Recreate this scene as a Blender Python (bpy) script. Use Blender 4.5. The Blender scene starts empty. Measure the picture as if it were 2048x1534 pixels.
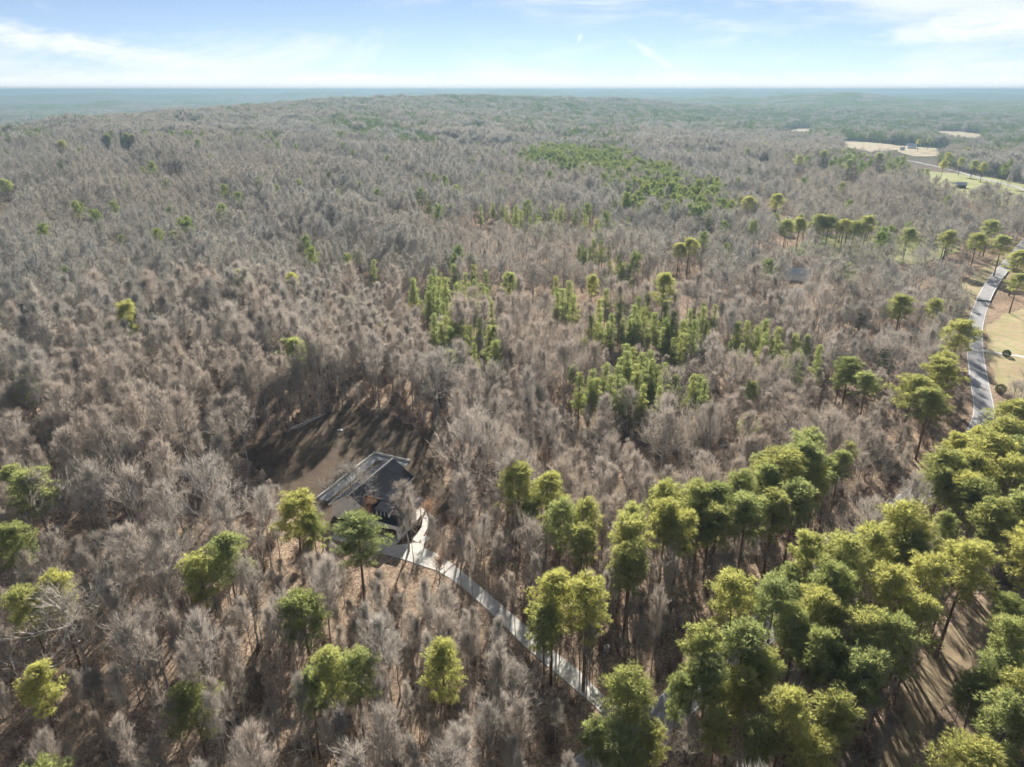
import bpy, math, random
import numpy as np
from mathutils import Vector

random.seed(7)
RNG = np.random.default_rng(11)
SC = bpy.context.scene
COL = SC.collection
R = math.radians

# ------------------------------------------------------------------ camera
CAM_Z = 100.0
F_PX = 1384.0                    # focal length in pixels of the 2048 px wide frame
PITCH = R(23.0)
cam_d = bpy.data.cameras.new('camera')
cam_d.sensor_width = 36.0
cam_d.lens = F_PX / 2048.0 * 36.0
cam_d.clip_start = 0.5
cam_d.clip_end = 90000.0
cam = bpy.data.objects.new('camera', cam_d)
COL.objects.link(cam)
cam.location = (0, 0, CAM_Z)
cam.rotation_euler = (R(90) - PITCH, 0, 0)
SC.camera = cam

# ------------------------------------------------------------------ light
SUN_ELEV = R(27.0)
SUN_AZ = R(5.0)                  # clockwise from +Y: ahead of the camera, a little to the right
world = bpy.data.worlds.new('World')
SC.world = world
world.use_nodes = True
wn, wl = world.node_tree.nodes, world.node_tree.links
wn.clear()
w_out = wn.new('ShaderNodeOutputWorld')
w_bg = wn.new('ShaderNodeBackground')
w_bg.inputs['Strength'].default_value = 0.05
sky = wn.new('ShaderNodeTexSky')
sky.sky_type = 'NISHITA'
sky.sun_disc = False
sky.sun_elevation = SUN_ELEV
sky.sun_rotation = SUN_AZ
sky.altitude = 100
sky.air_density = 0.6
sky.dust_density = 0.0
sky.ozone_density = 3.0
# thin high cloud: noise streaks over the whole dome, cover raised to fill shade
w_tc = wn.new('ShaderNodeTexCoord')


def wmath(op, a, b=None, c=None, clamp=False):
    n = wn.new('ShaderNodeMath'); n.operation = op; n.use_clamp = clamp
    for i, v in enumerate((a, b, c)):
        if v is None:
            continue
        if isinstance(v, (int, float)):
            n.inputs[i].default_value = v
        else:
            wl.new(v, n.inputs[i])
    return n.outputs[0]


w_sep = wn.new('ShaderNodeSeparateXYZ')
wl.new(w_tc.outputs['Generated'], w_sep.inputs[0])
w_az = wmath('ARCTAN2', w_sep.outputs['X'], w_sep.outputs['Y'])          # radians, 0 ahead
w_el = wmath('ARCSINE', w_sep.outputs['Z'])


def wsmooth(v, a, b):
    n = wn.new('ShaderNodeMapRange'); n.interpolation_type = 'SMOOTHSTEP'
    wl.new(v, n.inputs['Value'])
    n.inputs['From Min'].default_value = a; n.inputs['From Max'].default_value = b
    return n.outputs[0]


def wnoise(sx, sy, scale, detail=6, rough=0.6, off=0.0, dist=0.3):
    cmb = wn.new('ShaderNodeCombineXYZ')
    wl.new(wmath('MULTIPLY', w_az, sx), cmb.inputs[0])
    wl.new(wmath('MULTIPLY', w_el, sy), cmb.inputs[1])
    cmb.inputs[2].default_value = off
    nz = wn.new('ShaderNodeTexNoise')
    nz.inputs['Scale'].default_value = scale
    nz.inputs['Detail'].default_value = detail
    nz.inputs['Roughness'].default_value = rough
    nz.inputs['Distortion'].default_value = dist
    wl.new(cmb.outputs[0], nz.inputs['Vector'])
    return nz.outputs['Fac']


def wcloud(az, el, ha, he, slope=0.0):
    """soft streak of cloud about a direction (degrees), half sizes, tilt"""
    da = wmath('SUBTRACT', w_az, R(az))
    de = wmath('SUBTRACT', wmath('SUBTRACT', w_el, R(el)), wmath('MULTIPLY', da, slope))
    q = wmath('ADD', wmath('POWER', wmath('DIVIDE', da, R(ha)), 2.0), wmath('POWER', wmath('DIVIDE', de, R(he)), 2.0))
    return wmath('SUBTRACT', 1.0, q, clamp=True)


SEED = 7.1
n_big = wnoise(3.0, 12.0, 1.0, 6, 0.64, SEED, 0.6)
n_fine = wnoise(16.0, 62.0, 1.0, 6, 0.7, 4.2, 1.2)
n_mix = wmath('ADD', wmath('MULTIPLY', n_big, 0.6), wmath('MULTIPLY', n_fine, 0.4))
gen = wmath('MULTIPLY', wsmooth(n_big, 0.43, 0.68), 0.68)
# low bank of cloud that lies all round the horizon
bank = wmath('SUBTRACT', wmath('ADD', 0.017, wmath('MULTIPLY', wmath('SUBTRACT', n_mix, 0.5), 0.06)), w_el)
bank = wmath('MULTIPLY', wsmooth(bank, -0.008, 0.010), 0.95)
shaped = None
for c in ((-29, 2.6, 16, 1.3, -0.16), (32, 3.9, 11, 1.3, 0.10), (34, 6.6, 10, 1.5, -0.10), (10.2, 2.5, 2.6, .55, -0.55),
          (36, 1.4, 13, .8, 0.06), (5.0, 3.5, .35, .5, 0.9)):
    m = wcloud(*c)
    shaped = m if shaped is None else wmath('MAXIMUM', shaped, m)
shaped = wmath('MULTIPLY', wsmooth(wmath('ADD', shaped, wmath('MULTIPLY', wmath('SUBTRACT', n_mix, 0.53), 4.2)), 0.10, 1.15), 0.8)
cl = wmath('MAXIMUM', wmath('MAXIMUM', gen, bank), shaped, clamp=True)
w_mix = wn.new('ShaderNodeMixRGB')
wl.new(cl, w_mix.inputs['Fac'])
w_hsv = wn.new('ShaderNodeHueSaturation')
w_hsv.inputs['Saturation'].default_value = 0.84
w_hsv.inputs['Hue'].default_value = 0.506
w_hsv.inputs['Value'].default_value = 0.74
wl.new(sky.outputs[0], w_hsv.inputs['Color'])
wl.new(w_hsv.outputs[0], w_mix.inputs['Color1'])
w_mix.inputs['Color2'].default_value = (8.2, 8.3, 8.7, 1)
wl.new(w_mix.outputs[0], w_bg.inputs['Color'])
wl.new(w_bg.outputs[0], w_out.inputs['Surface'])

sun_d = bpy.data.lights.new('sun', 'SUN')
sun_d.energy = 5.0
sun_d.angle = R(0.53)
sun_d.color = (1.0, 0.93, 0.82)
sun = bpy.data.objects.new('sun', sun_d)
COL.objects.link(sun)
to_sun = Vector((math.sin(SUN_AZ) * math.cos(SUN_ELEV), math.cos(SUN_AZ) * math.cos(SUN_ELEV), math.sin(SUN_ELEV)))
sun.rotation_euler = to_sun.to_track_quat('Z', 'Y').to_euler()
sun.location = to_sun * 500

SC.view_settings.view_transform = 'Standard'
SC.view_settings.look = 'None'
SC.view_settings.gamma = 1.0
SC.view_settings.exposure = 1.46
SC.view_settings.use_curve_mapping = False
SC.render.engine = 'CYCLES'
SC.cycles.max_bounces = 5
SC.cycles.diffuse_bounces = 4
SC.cycles.glossy_bounces = 2
SC.cycles.transmission_bounces = 3
SC.cycles.transparent_max_bounces = 8
SC.cycles.volume_bounces = 0
SC.cycles.use_denoising = True
SC.cycles.use_adaptive_sampling = True
SC.cycles.adaptive_threshold = 0.03
SC.cycles.adaptive_min_samples = 12


# ------------------------------------------------------------------ terrain heights and pixel -> ground
def sstep(a, b, x):
    t = np.clip((x - a) / (b - a), 0, 1)
    return t * t * (3 - 2 * t)


def terrain(x, y):
    x = np.asarray(x, float); y = np.asarray(y, float)
    r = np.hypot(x, y)
    az = np.degrees(np.arctan2(x, y))
    A = np.interp(y, [0, 260, 500, 850, 1400, 2000, 2600, 3100, 3600, 4600], [0, 0, 9, 26, 40, 54, 70, 66, 44, 0])
    xc = np.interp(y, [0, 850, 2000, 2600, 3100, 3600], [-620, -620, -640, -330, 60, 300])
    dx = x - xc
    w = np.where(dx > 0, 820.0, 260.0)
    z = A * np.exp(-(dx / w) ** 2)
    z = z - 22 * sstep(900, 1800, -x) * sstep(500, 1500, y)
    z = z - 10 * sstep(350, 900, x) * sstep(450, 900, y)
    und = 4 * np.sin(x / 330 + 1.3) * np.sin(y / 290 + 0.4) + 2 * np.sin(x / 141 + y / 190) + 6 * np.sin(x / 820 + 2.1) * np.cos(y / 940)
    z = z + und * sstep(420, 1500, r)
    # hill on the far right and the high ground along the horizon
    z = z + 50 * np.exp(-(((x - 2000) / 800) ** 2 + ((y - 4700) / 900) ** 2))
    zf = np.interp(az, [-180, -60, -35, -20, -5, 8, 20, 28, 36, 60, 180], [50, 50, 53, 65, 74, 75, 68, 60, 50, 48, 50])
    zf = zf + 6 + 8 * np.sin(az * 0.37 + .5) + 7 * np.sin(az * 0.83 + 1) + 4.5 * np.sin(az * 1.57 + 2) + 2 * np.sin(az * 3.7)
    zf2 = 0.5 * zf + 12 * np.sin(az * 0.5 + 2) + 6 * np.sin(az * 1.3) + 3 * np.sin(az * 3.7)
    z = z + (zf2 - 12) * np.exp(-((r - 5600) / 900) ** 2)
    z = z + (zf - 6) * sstep(6500, 9800, r)
    return z - r * r / 14.6e6          # the curve of the earth, with refraction


CP, SP = math.cos(PITCH), math.sin(PITCH)


def P(u, v, h=0.0):
    """Ground point (x, y, z) under something h metres above the ground seen at photo pixel u, v."""
    dx, up = (u - 1024) / F_PX, (767 - v) / F_PX
    d = (dx, CP + up * SP, -SP + up * CP)
    lo, t = 20.0, 20.0
    step = 1.02
    while t < 40000:
        x, y, z = d[0] * t, d[1] * t, CAM_Z + d[2] * t
        if z <= float(terrain(x, y)) + h:
            break
        lo = t
        t *= step
    hi = t
    for _ in range(24):
        m = (lo + hi) / 2
        x, y, z = d[0] * m, d[1] * m, CAM_Z + d[2] * m
        if z <= float(terrain(x, y)) + h:
            hi = m
        else:
            lo = m
    x, y = d[0] * hi, d[1] * hi
    return np.array([x, y, float(terrain(x, y))])


def project(p):
    """world points (n,3) -> photo pixels and depth"""
    p = np.atleast_2d(p)
    x = p[:, 0]; y = p[:, 1]; z = p[:, 2] - CAM_Z
    f = y * CP - z * SP
    upv = y * SP + z * CP
    f = np.maximum(f, 1e-3)
    return 1024 + F_PX * x / f, 767 - F_PX * upv / f, f


def inpoly(u, v, poly):
    u = np.asarray(u); v = np.asarray(v)
    c = np.zeros(u.shape, bool)
    n = len(poly); j = n - 1
    for i in range(n):
        xi, yi = poly[i]; xj, yj = poly[j]
        c ^= ((yi > v) != (yj > v)) & (u < (xj - xi) * (v - yi) / (yj - yi + 1e-12) + xi)
        j = i
    return c


# ------------------------------------------------------------------ materials
def new_mat(name):
    m = bpy.data.materials.new(name)
    m.use_nodes = True
    nt = m.node_tree
    nt.nodes.clear()
    out = nt.nodes.new('ShaderNodeOutputMaterial')
    return m, nt, out


def ramp(nt, fac, cols):
    n = nt.nodes.new('ShaderNodeValToRGB')
    e = n.color_ramp.elements
    while len(e) < len(cols):
        e.new(0.5)
    for i, (p, c) in enumerate(cols):
        e[i].position = p
        e[i].color = (*c, 1)
    nt.links.new(fac, n.inputs[0])
    return n.outputs[0]


def noise(nt, vec, scale, detail=4, rough=0.55):
    n = nt.nodes.new('ShaderNodeTexNoise')
    n.inputs['Scale'].default_value = scale
    n.inputs['Detail'].default_value = detail
    n.inputs['Roughness'].default_value = rough
    if vec is not None:
        nt.links.new(vec, n.inputs['Vector'])
    return n.outputs['Fac']


def mixc(nt, fac, a, b, mode='MIX'):
    n = nt.nodes.new('ShaderNodeMixRGB')
    n.blend_type = mode
    for i, v in enumerate((fac, a, b)):
        if isinstance(v, (int, float)):
            n.inputs[i].default_value = v
        elif isinstance(v, tuple):
            n.inputs[i].default_value = (*v, 1)
        else:
            nt.links.new(v, n.inputs[i])
    return n.outputs[0]


def mul(nt, a, k):
    n = nt.nodes.new('ShaderNodeMath'); n.operation = 'MULTIPLY'
    nt.links.new(a, n.inputs[0]); n.inputs[1].default_value = k
    return n.outputs[0]


def surf_mat(name, cols, scale=1.0, detail=5, rough=0.9, scale2=None, cols2=None, bump=0.0, bscale=None, spec=0.2):
    """rough surface: colour ramp over world-space noise, a second noise multiplied in, bump"""
    m, nt, out = new_mat(name)
    g = nt.nodes.new('ShaderNodeNewGeometry').outputs['Position']
    c = ramp(nt, noise(nt, g, scale, detail), cols)
    if scale2:
        c = mixc(nt, 1.0, c, ramp(nt, noise(nt, g, scale2, 3), cols2), 'MULTIPLY')
    b = nt.nodes.new('ShaderNodeBsdfPrincipled')
    nt.links.new(c, b.inputs['Base Color'])
    b.inputs['Roughness'].default_value = rough
    b.inputs['Specular IOR Level'].default_value = spec
    if bump:
        bp = nt.nodes.new('ShaderNodeBump')
        bp.inputs['Strength'].default_value = bump
        nt.links.new(noise(nt, g, bscale or scale * 4, 3), bp.inputs['Height'])
        nt.links.new(bp.outputs[0], b.inputs['Normal'])
    nt.links.new(b.outputs[0], out.inputs[0])
    return m


def plant_mat(name, cols, tcol, tfac, patch=None):
    """twigs, needles: colour from the plant's own random value, some light let through"""
    m, nt, out = new_mat(name)
    oi = nt.nodes.new('ShaderNodeObjectInfo')
    c = ramp(nt, oi.outputs['Random'], cols)
    if patch:
        pn = noise(nt, oi.outputs['Location'], patch[0], 2)
        c = mixc(nt, ramp(nt, pn, [(0.42, (0, 0, 0)), (0.6, (1, 1, 1))]), c, mixc(nt, 0.6, c, patch[1]))
    g = nt.nodes.new('ShaderNodeNewGeometry').outputs['Position']
    c = mixc(nt, 1.0, c, ramp(nt, noise(nt, g, 0.7, 3), [(0.3, (0.72, 0.72, 0.72)), (0.7, (1.22, 1.2, 1.18))]), 'MULTIPLY')
    d = nt.nodes.new('ShaderNodeBsdfDiffuse')
    nt.links.new(c, d.inputs['Color'])
    t = nt.nodes.new('ShaderNodeBsdfTranslucent')
    nt.links.new(mixc(nt, 1.0, c, tcol, 'MULTIPLY'), t.inputs['Color'])
    mx = nt.nodes.new('ShaderNodeMixShader')
    mx.inputs[0].default_value = tfac
    nt.links.new(d.outputs[0], mx.inputs[1]); nt.links.new(t.outputs[0], mx.inputs[2])
    nt.links.new(mx.outputs[0], out.inputs[0])
    return m


M = {}
M['twig'] = plant_mat('twig', [(0.0, (0.31, 0.295, 0.275)), (0.2, (0.46, 0.43, 0.39)), (0.4, (0.27, 0.265, 0.25)), (0.6, (0.45, 0.40, 0.35)), (0.8, (0.33, 0.325, 0.31)), (1.0, (0.48, 0.455, 0.42))],
                      (1.0, 0.97, 0.94), 0.5, (0.006, (0.44, 0.375, 0.315)))
M['hazed_twig'] = plant_mat('hazed_twig', [(0.0, (0.24, 0.24, 0.225)), (0.2, (0.36, 0.35, 0.325)), (0.4, (0.22, 0.225, 0.215)), (0.6, (0.345, 0.325, 0.29)), (0.8, (0.26, 0.27, 0.26)), (1.0, (0.385, 0.375, 0.35))],  # cooler, darker copy of the twig colours: distance haze painted in
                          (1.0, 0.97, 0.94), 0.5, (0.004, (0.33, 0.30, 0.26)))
M['pale_twig'] = plant_mat('pale_twig', [(0.0, (0.46, 0.43, 0.38)), (1.0, (0.52, 0.48, 0.42))], (1, .97, .92), 0.3)
M['dead_wood'] = plant_mat('dead_wood', [(0.0, (0.06, 0.055, 0.055)), (1.0, (0.075, 0.066, 0.06))], (1, 1, 1), 0.05)
M['copper_leaf'] = plant_mat('copper_leaf', [(0.0, (0.40, 0.25, 0.165)), (1.0, (0.42, 0.29, 0.20))], (1.1, 0.95, 0.8), 0.45)
M['bark'] = surf_mat('bark', [(0.3, (0.24, 0.22, 0.20)), (0.7, (0.42, 0.395, 0.365))], 1.3, 4, 0.95)
M['pale_bark'] = surf_mat('pale_bark', [(0.3, (0.32, 0.30, 0.27)), (0.7, (0.52, 0.49, 0.44))], 1.1, 4, 0.9)
M['pine_bark'] = surf_mat('pine_bark', [(0.3, (0.10, 0.070, 0.052)), (0.7, (0.21, 0.15, 0.115))], 1.6, 4, 0.95)
M['needle'] = plant_mat('needle', [(0.0, (0.20, 0.235, 0.13)), (0.3, (0.275, 0.295, 0.155)), (0.5, (0.33, 0.34, 0.165)), (0.75, (0.27, 0.305, 0.175)), (1.0, (0.215, 0.255, 0.155))],
                        (1.9, 1.82, 1.15), 0.58)
M['young_needle'] = plant_mat('young_needle', [(0.0, (0.20, 0.245, 0.125)), (0.5, (0.28, 0.305, 0.155)), (1.0, (0.235, 0.275, 0.155))], (1.8, 1.76, 1.2), 0.55)
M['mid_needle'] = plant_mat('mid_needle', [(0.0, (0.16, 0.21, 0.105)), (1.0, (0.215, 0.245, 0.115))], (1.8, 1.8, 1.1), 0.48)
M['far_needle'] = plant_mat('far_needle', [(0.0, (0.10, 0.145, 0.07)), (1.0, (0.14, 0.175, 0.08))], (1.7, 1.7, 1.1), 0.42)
M['cedar_needle'] = plant_mat('cedar_needle', [(0.0, (0.035, 0.055, 0.024)), (1.0, (0.05, 0.07, 0.03))], (1.6, 1.6, 1.0), 0.35)
M['brush'] = plant_mat('brush', [(0.0, (0.19, 0.14, 0.12)), (0.5, (0.25, 0.19, 0.155)), (1.0, (0.20, 0.16, 0.15))], (1, .9, .85), 0.3)


def ground_material():
    m, nt, out = new_mat('leaf_litter')
    g = nt.nodes.new('ShaderNodeNewGeometry').outputs['Position']
    v = nt.nodes.new('ShaderNodeTexVoronoi'); v.inputs['Scale'].default_value = 3.2
    nt.links.new(g, v.inputs['Vector'])
    c1 = ramp(nt, noise(nt, g, 0.9, 8, 0.7), [(0.25, (0.175, 0.14, 0.112)), (0.5, (0.325, 0.265, 0.21)), (0.75, (0.49, 0.41, 0.335))])
    bw = nt.nodes.new('ShaderNodeRGBToBW'); nt.links.new(v.outputs['Color'], bw.inputs[0])
    c2 = mixc(nt, 1.0, c1, ramp(nt, bw.outputs[0], [(0.2, (0.62, 0.58, 0.55)), (0.8, (1.25, 1.2, 1.15))]), 'MULTIPLY')
    c3 = mixc(nt, 1.0, c2, ramp(nt, noise(nt, g, 0.05, 4), [(0.35, (0.72, 0.70, 0.68)), (0.65, (1.08, 1.04, 1.0))]), 'MULTIPLY')
    # far off the sheet stands for woods too small to build: grey-brown with greener pine tracts
    ln = nt.nodes.new('ShaderNodeVectorMath'); ln.operation = 'LENGTH'; nt.links.new(g, ln.inputs[0])
    mr = nt.nodes.new('ShaderNodeMapRange'); mr.inputs['From Min'].default_value = 500; mr.inputs['From Max'].default_value = 1500
    nt.links.new(ln.outputs['Value'], mr.inputs['Value'])
    far = ramp(nt, noise(nt, g, 0.0016, 6, 0.6), [(0.40, (0.13, 0.12, 0.105)), (0.52, (0.10, 0.10, 0.075)), (0.6, (0.06, 0.085, 0.04))])
    c4 = mixc(nt, mr.outputs[0], c3, far)
    b = nt.nodes.new('ShaderNodeBsdfDiffuse')
    nt.links.new(c4, b.inputs['Color'])
    bp = nt.nodes.new('ShaderNodeBump'); bp.inputs['Strength'].default_value = 0.7; bp.inputs['Distance'].default_value = 0.3
    nt.links.new(noise(nt, g, 2.5, 6, 0.7), bp.inputs['Height'])
    nt.links.new(bp.outputs[0], b.inputs['Normal'])
    nt.links.new(b.outputs[0], out.inputs[0])
    return m


M['ground'] = ground_material()
M['clearing'] = surf_mat('shade_darkened_lawn', [(0.3, (0.060, 0.043, 0.033)), (0.5, (0.086, 0.063, 0.047)), (0.75, (0.122, 0.091, 0.064))], 0.35, 9, 0.95, 0.06,  # brown turf, albedo deepened to stand in for dense tree shade
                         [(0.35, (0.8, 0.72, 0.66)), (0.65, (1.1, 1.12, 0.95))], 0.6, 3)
M['lawn'] = surf_mat('dry_lawn', [(0.28, (0.27, 0.215, 0.14)), (0.45, (0.37, 0.305, 0.20)), (0.6, (0.27, 0.265, 0.13)), (0.78, (0.42, 0.35, 0.245))], 0.16, 10, 0.95, 0.035,
                     [(0.35, (0.80, 0.72, 0.66)), (0.65, (1.05, 1.05, 0.95))], 0.5, 3)
M['strip'] = surf_mat('litter_grass', [(0.3, (0.15, 0.115, 0.075)), (0.5, (0.22, 0.17, 0.11)), (0.75, (0.30, 0.25, 0.16))], 0.3, 8, 0.95, bump=0.4, bscale=3)  # darker mix of leaf litter and grass
M['field'] = surf_mat('hay_field', [(0.3, (0.26, 0.21, 0.13)), (0.7, (0.36, 0.30, 0.19))], 0.05, 6, 0.95)
M['green_field'] = surf_mat('pasture', [(0.3, (0.17, 0.20, 0.06)), (0.7, (0.30, 0.29, 0.11))], 0.05, 6, 0.95)
M['concrete'] = surf_mat('concrete', [(0.3, (0.47, 0.46, 0.43)), (0.7, (0.58, 0.57, 0.54))], 0.5, 8, 0.85, 0.12, [(0.3, (0.85, 0.85, 0.85)), (0.7, (1.04, 1.04, 1.03))], 0.1, 8)
def littered_concrete():
    m = M['concrete']
    nt = m.node_tree
    b = next(n for n in nt.nodes if n.type == 'BSDF_PRINCIPLED')
    src = b.inputs['Base Color'].links[0].from_socket
    g = nt.nodes.new('ShaderNodeNewGeometry').outputs['Position']
    v = nt.nodes.new('ShaderNodeTexVoronoi'); v.inputs['Scale'].default_value = 2.6
    nt.links.new(g, v.inputs['Vector'])
    spot = ramp(nt, v.outputs['Distance'], [(0.10, (1, 1, 1)), (0.16, (0, 0, 0))])
    drift = ramp(nt, noise(nt, g, 0.22, 5, 0.65), [(0.45, (0, 0, 0)), (0.62, (1, 1, 1))])
    c = mixc(nt, mixc(nt, 1.0, spot, drift, 'MULTIPLY'), src, (0.20, 0.13, 0.085))
    stain = ramp(nt, noise(nt, g, 0.55, 6, 0.7), [(0.42, (1, 1, 1)), (0.7, (0.80, 0.785, 0.76))])
    nt.links.new(mixc(nt, 1.0, c, stain, 'MULTIPLY'), b.inputs['Base Color'])


littered_concrete()
M['patio'] = surf_mat('patio_concrete', [(0.3, (0.15, 0.165, 0.175)), (0.7, (0.22, 0.235, 0.245))], 0.5, 8, 0.85, 0.12, [(0.3, (0.85, 0.85, 0.85)), (0.7, (1.04, 1.04, 1.03))], 0.1, 8)  # concrete with bluish tree shade painted into its colour
M['concrete_cut'] = surf_mat('concrete_edge', [(0.3, (0.36, 0.35, 0.33)), (0.7, (0.48, 0.47, 0.44))], 0.8, 6, 0.9)
M['asphalt'] = surf_mat('asphalt', [(0.3, (0.24, 0.24, 0.25)), (0.7, (0.32, 0.32, 0.325))], 0.4, 8, 0.85, 0.07, [(0.3, (0.85, 0.85, 0.85)), (0.7, (1.08, 1.08, 1.08))], 0.1, 20)
M['line'] = surf_mat('road_paint', [(0.3, (0.66, 0.66, 0.64)), (0.7, (0.8, 0.8, 0.78))], 2.0, 5, 0.7)


def siding_material(name, col, freq, axis='X', depth=0.6):
    m, nt, out = new_mat(name)
    tc = nt.nodes.new('ShaderNodeTexCoord')
    w = nt.nodes.new('ShaderNodeTexWave'); w.bands_direction = axis; w.wave_profile = 'SAW'
    w.inputs['Scale'].default_value = freq; w.inputs['Distortion'].default_value = 0
    nt.links.new(tc.outputs['Object'], w.inputs['Vector'])
    g = nt.nodes.new('ShaderNodeNewGeometry').outputs['Position']
    c = ramp(nt, noise(nt, g, 0.6, 5), [(0.3, tuple(x * 0.92 for x in col)), (0.7, col)])
    b = nt.nodes.new('ShaderNodeBsdfPrincipled'); b.inputs['Roughness'].default_value = 0.6
    nt.links.new(c, b.inputs['Base Color'])
    bp = nt.nodes.new('ShaderNodeBump'); bp.inputs['Strength'].default_value = depth; bp.inputs['Distance'].default_value = 0.03
    nt.links.new(w.outputs['Fac'], bp.inputs['Height']); nt.links.new(bp.outputs[0], b.inputs['Normal'])
    nt.links.new(b.outputs[0], out.inputs[0])
    return m


M['siding'] = siding_material('white_siding', (0.90, 0.90, 0.90), 1.3)
M['trim'] = surf_mat('white_trim', [(0.3, (0.74, 0.74, 0.73)), (0.7, (0.80, 0.80, 0.79))], 1, 4, 0.5, spec=0.4)
M['shingle'] = surf_mat('charcoal_shingle', [(0.3, (0.014, 0.016, 0.023)), (0.7, (0.028, 0.030, 0.040))], 3.0, 6, 0.85, 0.3, [(0.3, (0.8, 0.8, 0.8)), (0.7, (1.15, 1.15, 1.15))], 0.4, 6, spec=0.02)
M['brown_door'] = surf_mat('brown_door', [(0.3, (0.055, 0.032, 0.024)), (0.7, (0.09, 0.05, 0.036))], 1.2, 5, 0.55)
M['dark_trim'] = surf_mat('dark_trim', [(0.3, (0.03, 0.03, 0.033)), (0.7, (0.05, 0.05, 0.052))], 2, 4, 0.5)
M['metal_roof'] = surf_mat('metal_roof', [(0.3, (0.42, 0.46, 0.48)), (0.7, (0.55, 0.60, 0.62))], 0.4, 4, 0.4)
M['rust_roof'] = surf_mat('grey_roof', [(0.3, (0.24, 0.23, 0.23)), (0.7, (0.33, 0.32, 0.31))], 0.5, 5, 0.7)
M['wood'] = surf_mat('weathered_wood', [(0.3, (0.26, 0.22, 0.18)), (0.7, (0.42, 0.37, 0.31))], 2.0, 6, 0.9)
M['white_plastic'] = surf_mat('white_tarp', [(0.3, (0.74, 0.76, 0.78)), (0.7, (0.82, 0.83, 0.84))], 2.0, 4, 0.5)
M['mulch'] = surf_mat('mulch', [(0.3, (0.05, 0.032, 0.025)), (0.7, (0.10, 0.065, 0.048))], 2.0, 6, 0.95, bump=0.5, bscale=9)
gm, gnt, gout = new_mat('window_glass')
gb = gnt.nodes.new('ShaderNodeBsdfPrincipled')
gb.inputs['Base Color'].default_value = (0.03, 0.04, 0.05, 1); gb.inputs['Roughness'].default_value = 0.06
gnt.links.new(gb.outputs[0], gout.inputs[0])
M['glass'] = gm


# ------------------------------------------------------------------ mesh helpers
def mesh_from(name, V, Fc, mats, midx=None, smooth=False):
    """V (n,3) array, Fc list of index lists or (m,3)/(m,4) arrays"""
    me = bpy.data.meshes.new(name)
    V = np.asarray(V, np.float32)
    if not isinstance(Fc, np.ndarray):
        loops = np.array([i for f in Fc for i in f], np.int32)
        tot = np.array([len(f) for f in Fc], np.int32)
    else:
        loops = Fc.astype(np.int32).ravel()
        tot = np.full(len(Fc), Fc.shape[1], np.int32)
    start = np.concatenate(([0], np.cumsum(tot)[:-1])).astype(np.int32)
    me.vertices.add(len(V)); me.vertices.foreach_set('co', V.ravel())
    me.loops.add(len(loops)); me.loops.foreach_set('vertex_index', loops)
    me.polygons.add(len(tot)); me.polygons.foreach_set('loop_start', start); me.polygons.foreach_set('loop_total', tot)
    me.polygons.foreach_set('use_smooth', np.full(len(tot), bool(smooth)))
    for m in mats:
        me.materials.append(m)
    if midx is not None:
        me.polygons.foreach_set('material_index', np.asarray(midx, np.int32))
    me.update(calc_edges=True)
    return me


def link(name, data, parent=None, loc=None, rot=None):
    o = bpy.data.objects.new(name, data)
    COL.objects.link(o)
    if parent is not None:
        o.parent = parent
    if loc is not None:
        o.location = loc
    if rot is not None:
        o.rotation_euler = rot
    return o


def tag(o, label, cat=None, group=None, kind=None):
    o['label'] = label
    if cat: o['category'] = cat
    if group: o['group'] = group
    if kind: o['kind'] = kind
    return o


class MB:
    """collects polygons"""
    def __init__(s):
        s.v, s.f = [], []

    def poly(s, pts, faces):
        n = len(s.v)
        s.v += [tuple(map(float, p)) for p in pts]
        s.f += [tuple(i + n for i in f) for f in faces]
        return s

    def box(s, x0, x1, y0, y1, z0, z1):
        return s.poly([(x0, y0, z0), (x1, y0, z0), (x1, y1, z0), (x0, y1, z0), (x0, y0, z1), (x1, y0, z1), (x1, y1, z1), (x0, y1, z1)],
                      [(0, 3, 2, 1), (4, 5, 6, 7), (0, 1, 5, 4), (1, 2, 6, 5), (2, 3, 7, 6), (3, 0, 4, 7)])

    def prism(s, top, dz):
        """polygon (list of 3D points, seen counter-clockwise from above) thickened downwards by dz"""
        n = len(top)
        pts = list(top) + [(p[0], p[1], p[2] - dz) for p in top]
        f = [tuple(range(n)), tuple(range(2 * n - 1, n - 1, -1))]
        f += [(i, i + n, (i + 1) % n + n, (i + 1) % n) for i in range(n)]
        return s.poly(pts, f)

    def extrude(s, base, vec):
        n = len(base)
        pts = list(base) + [tuple(p[k] + vec[k] for k in range(3)) for p in base]
        f = [tuple(range(n - 1, -1, -1)), tuple(range(n, 2 * n))]
        f += [(i, (i + 1) % n, (i + 1) % n + n, i + n) for i in range(n)]
        return s.poly(pts, f)

    def build(s, name, mat, parent=None, bevel=0):
        me = mesh_from(name, s.v, s.f, [mat])
        return link(name, me, parent)


# ------------------------------------------------------------------ the ground
def build_ground():
    rings = [0.0, 8, 16, 24, 32, 40]
    r = 40.0
    while r < 25000:
        r *= 1.028 if r < 16000 else 1.12
        rings.append(r)
    na = 400
    V = []; Fc = []
    ang = np.concatenate((np.linspace(-50, 50, 320, endpoint=False), np.linspace(50, 310, 80, endpoint=False)))
    ang = np.radians(ang)
    for rr in rings:
        x, y = rr * np.sin(ang), rr * np.cos(ang)
        V.append(np.stack([x, y, terrain(x, y)], 1))
    V = np.concatenate(V)
    i = np.arange(na); j = (i + 1) % na
    for k in range(len(rings) - 1):
        a = k * na
        Fc.append(np.stack([a + i, a + na + i, a + na + j, a + j], 1))
    Fc = np.concatenate(Fc)[:, ::-1]
    o = link('ground', mesh_from('ground', V, Fc.copy(), [M['ground']], smooth=True))
    tag(o, 'brown leaf-littered forest ground running out to the horizon', kind='structure')


build_ground()


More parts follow.
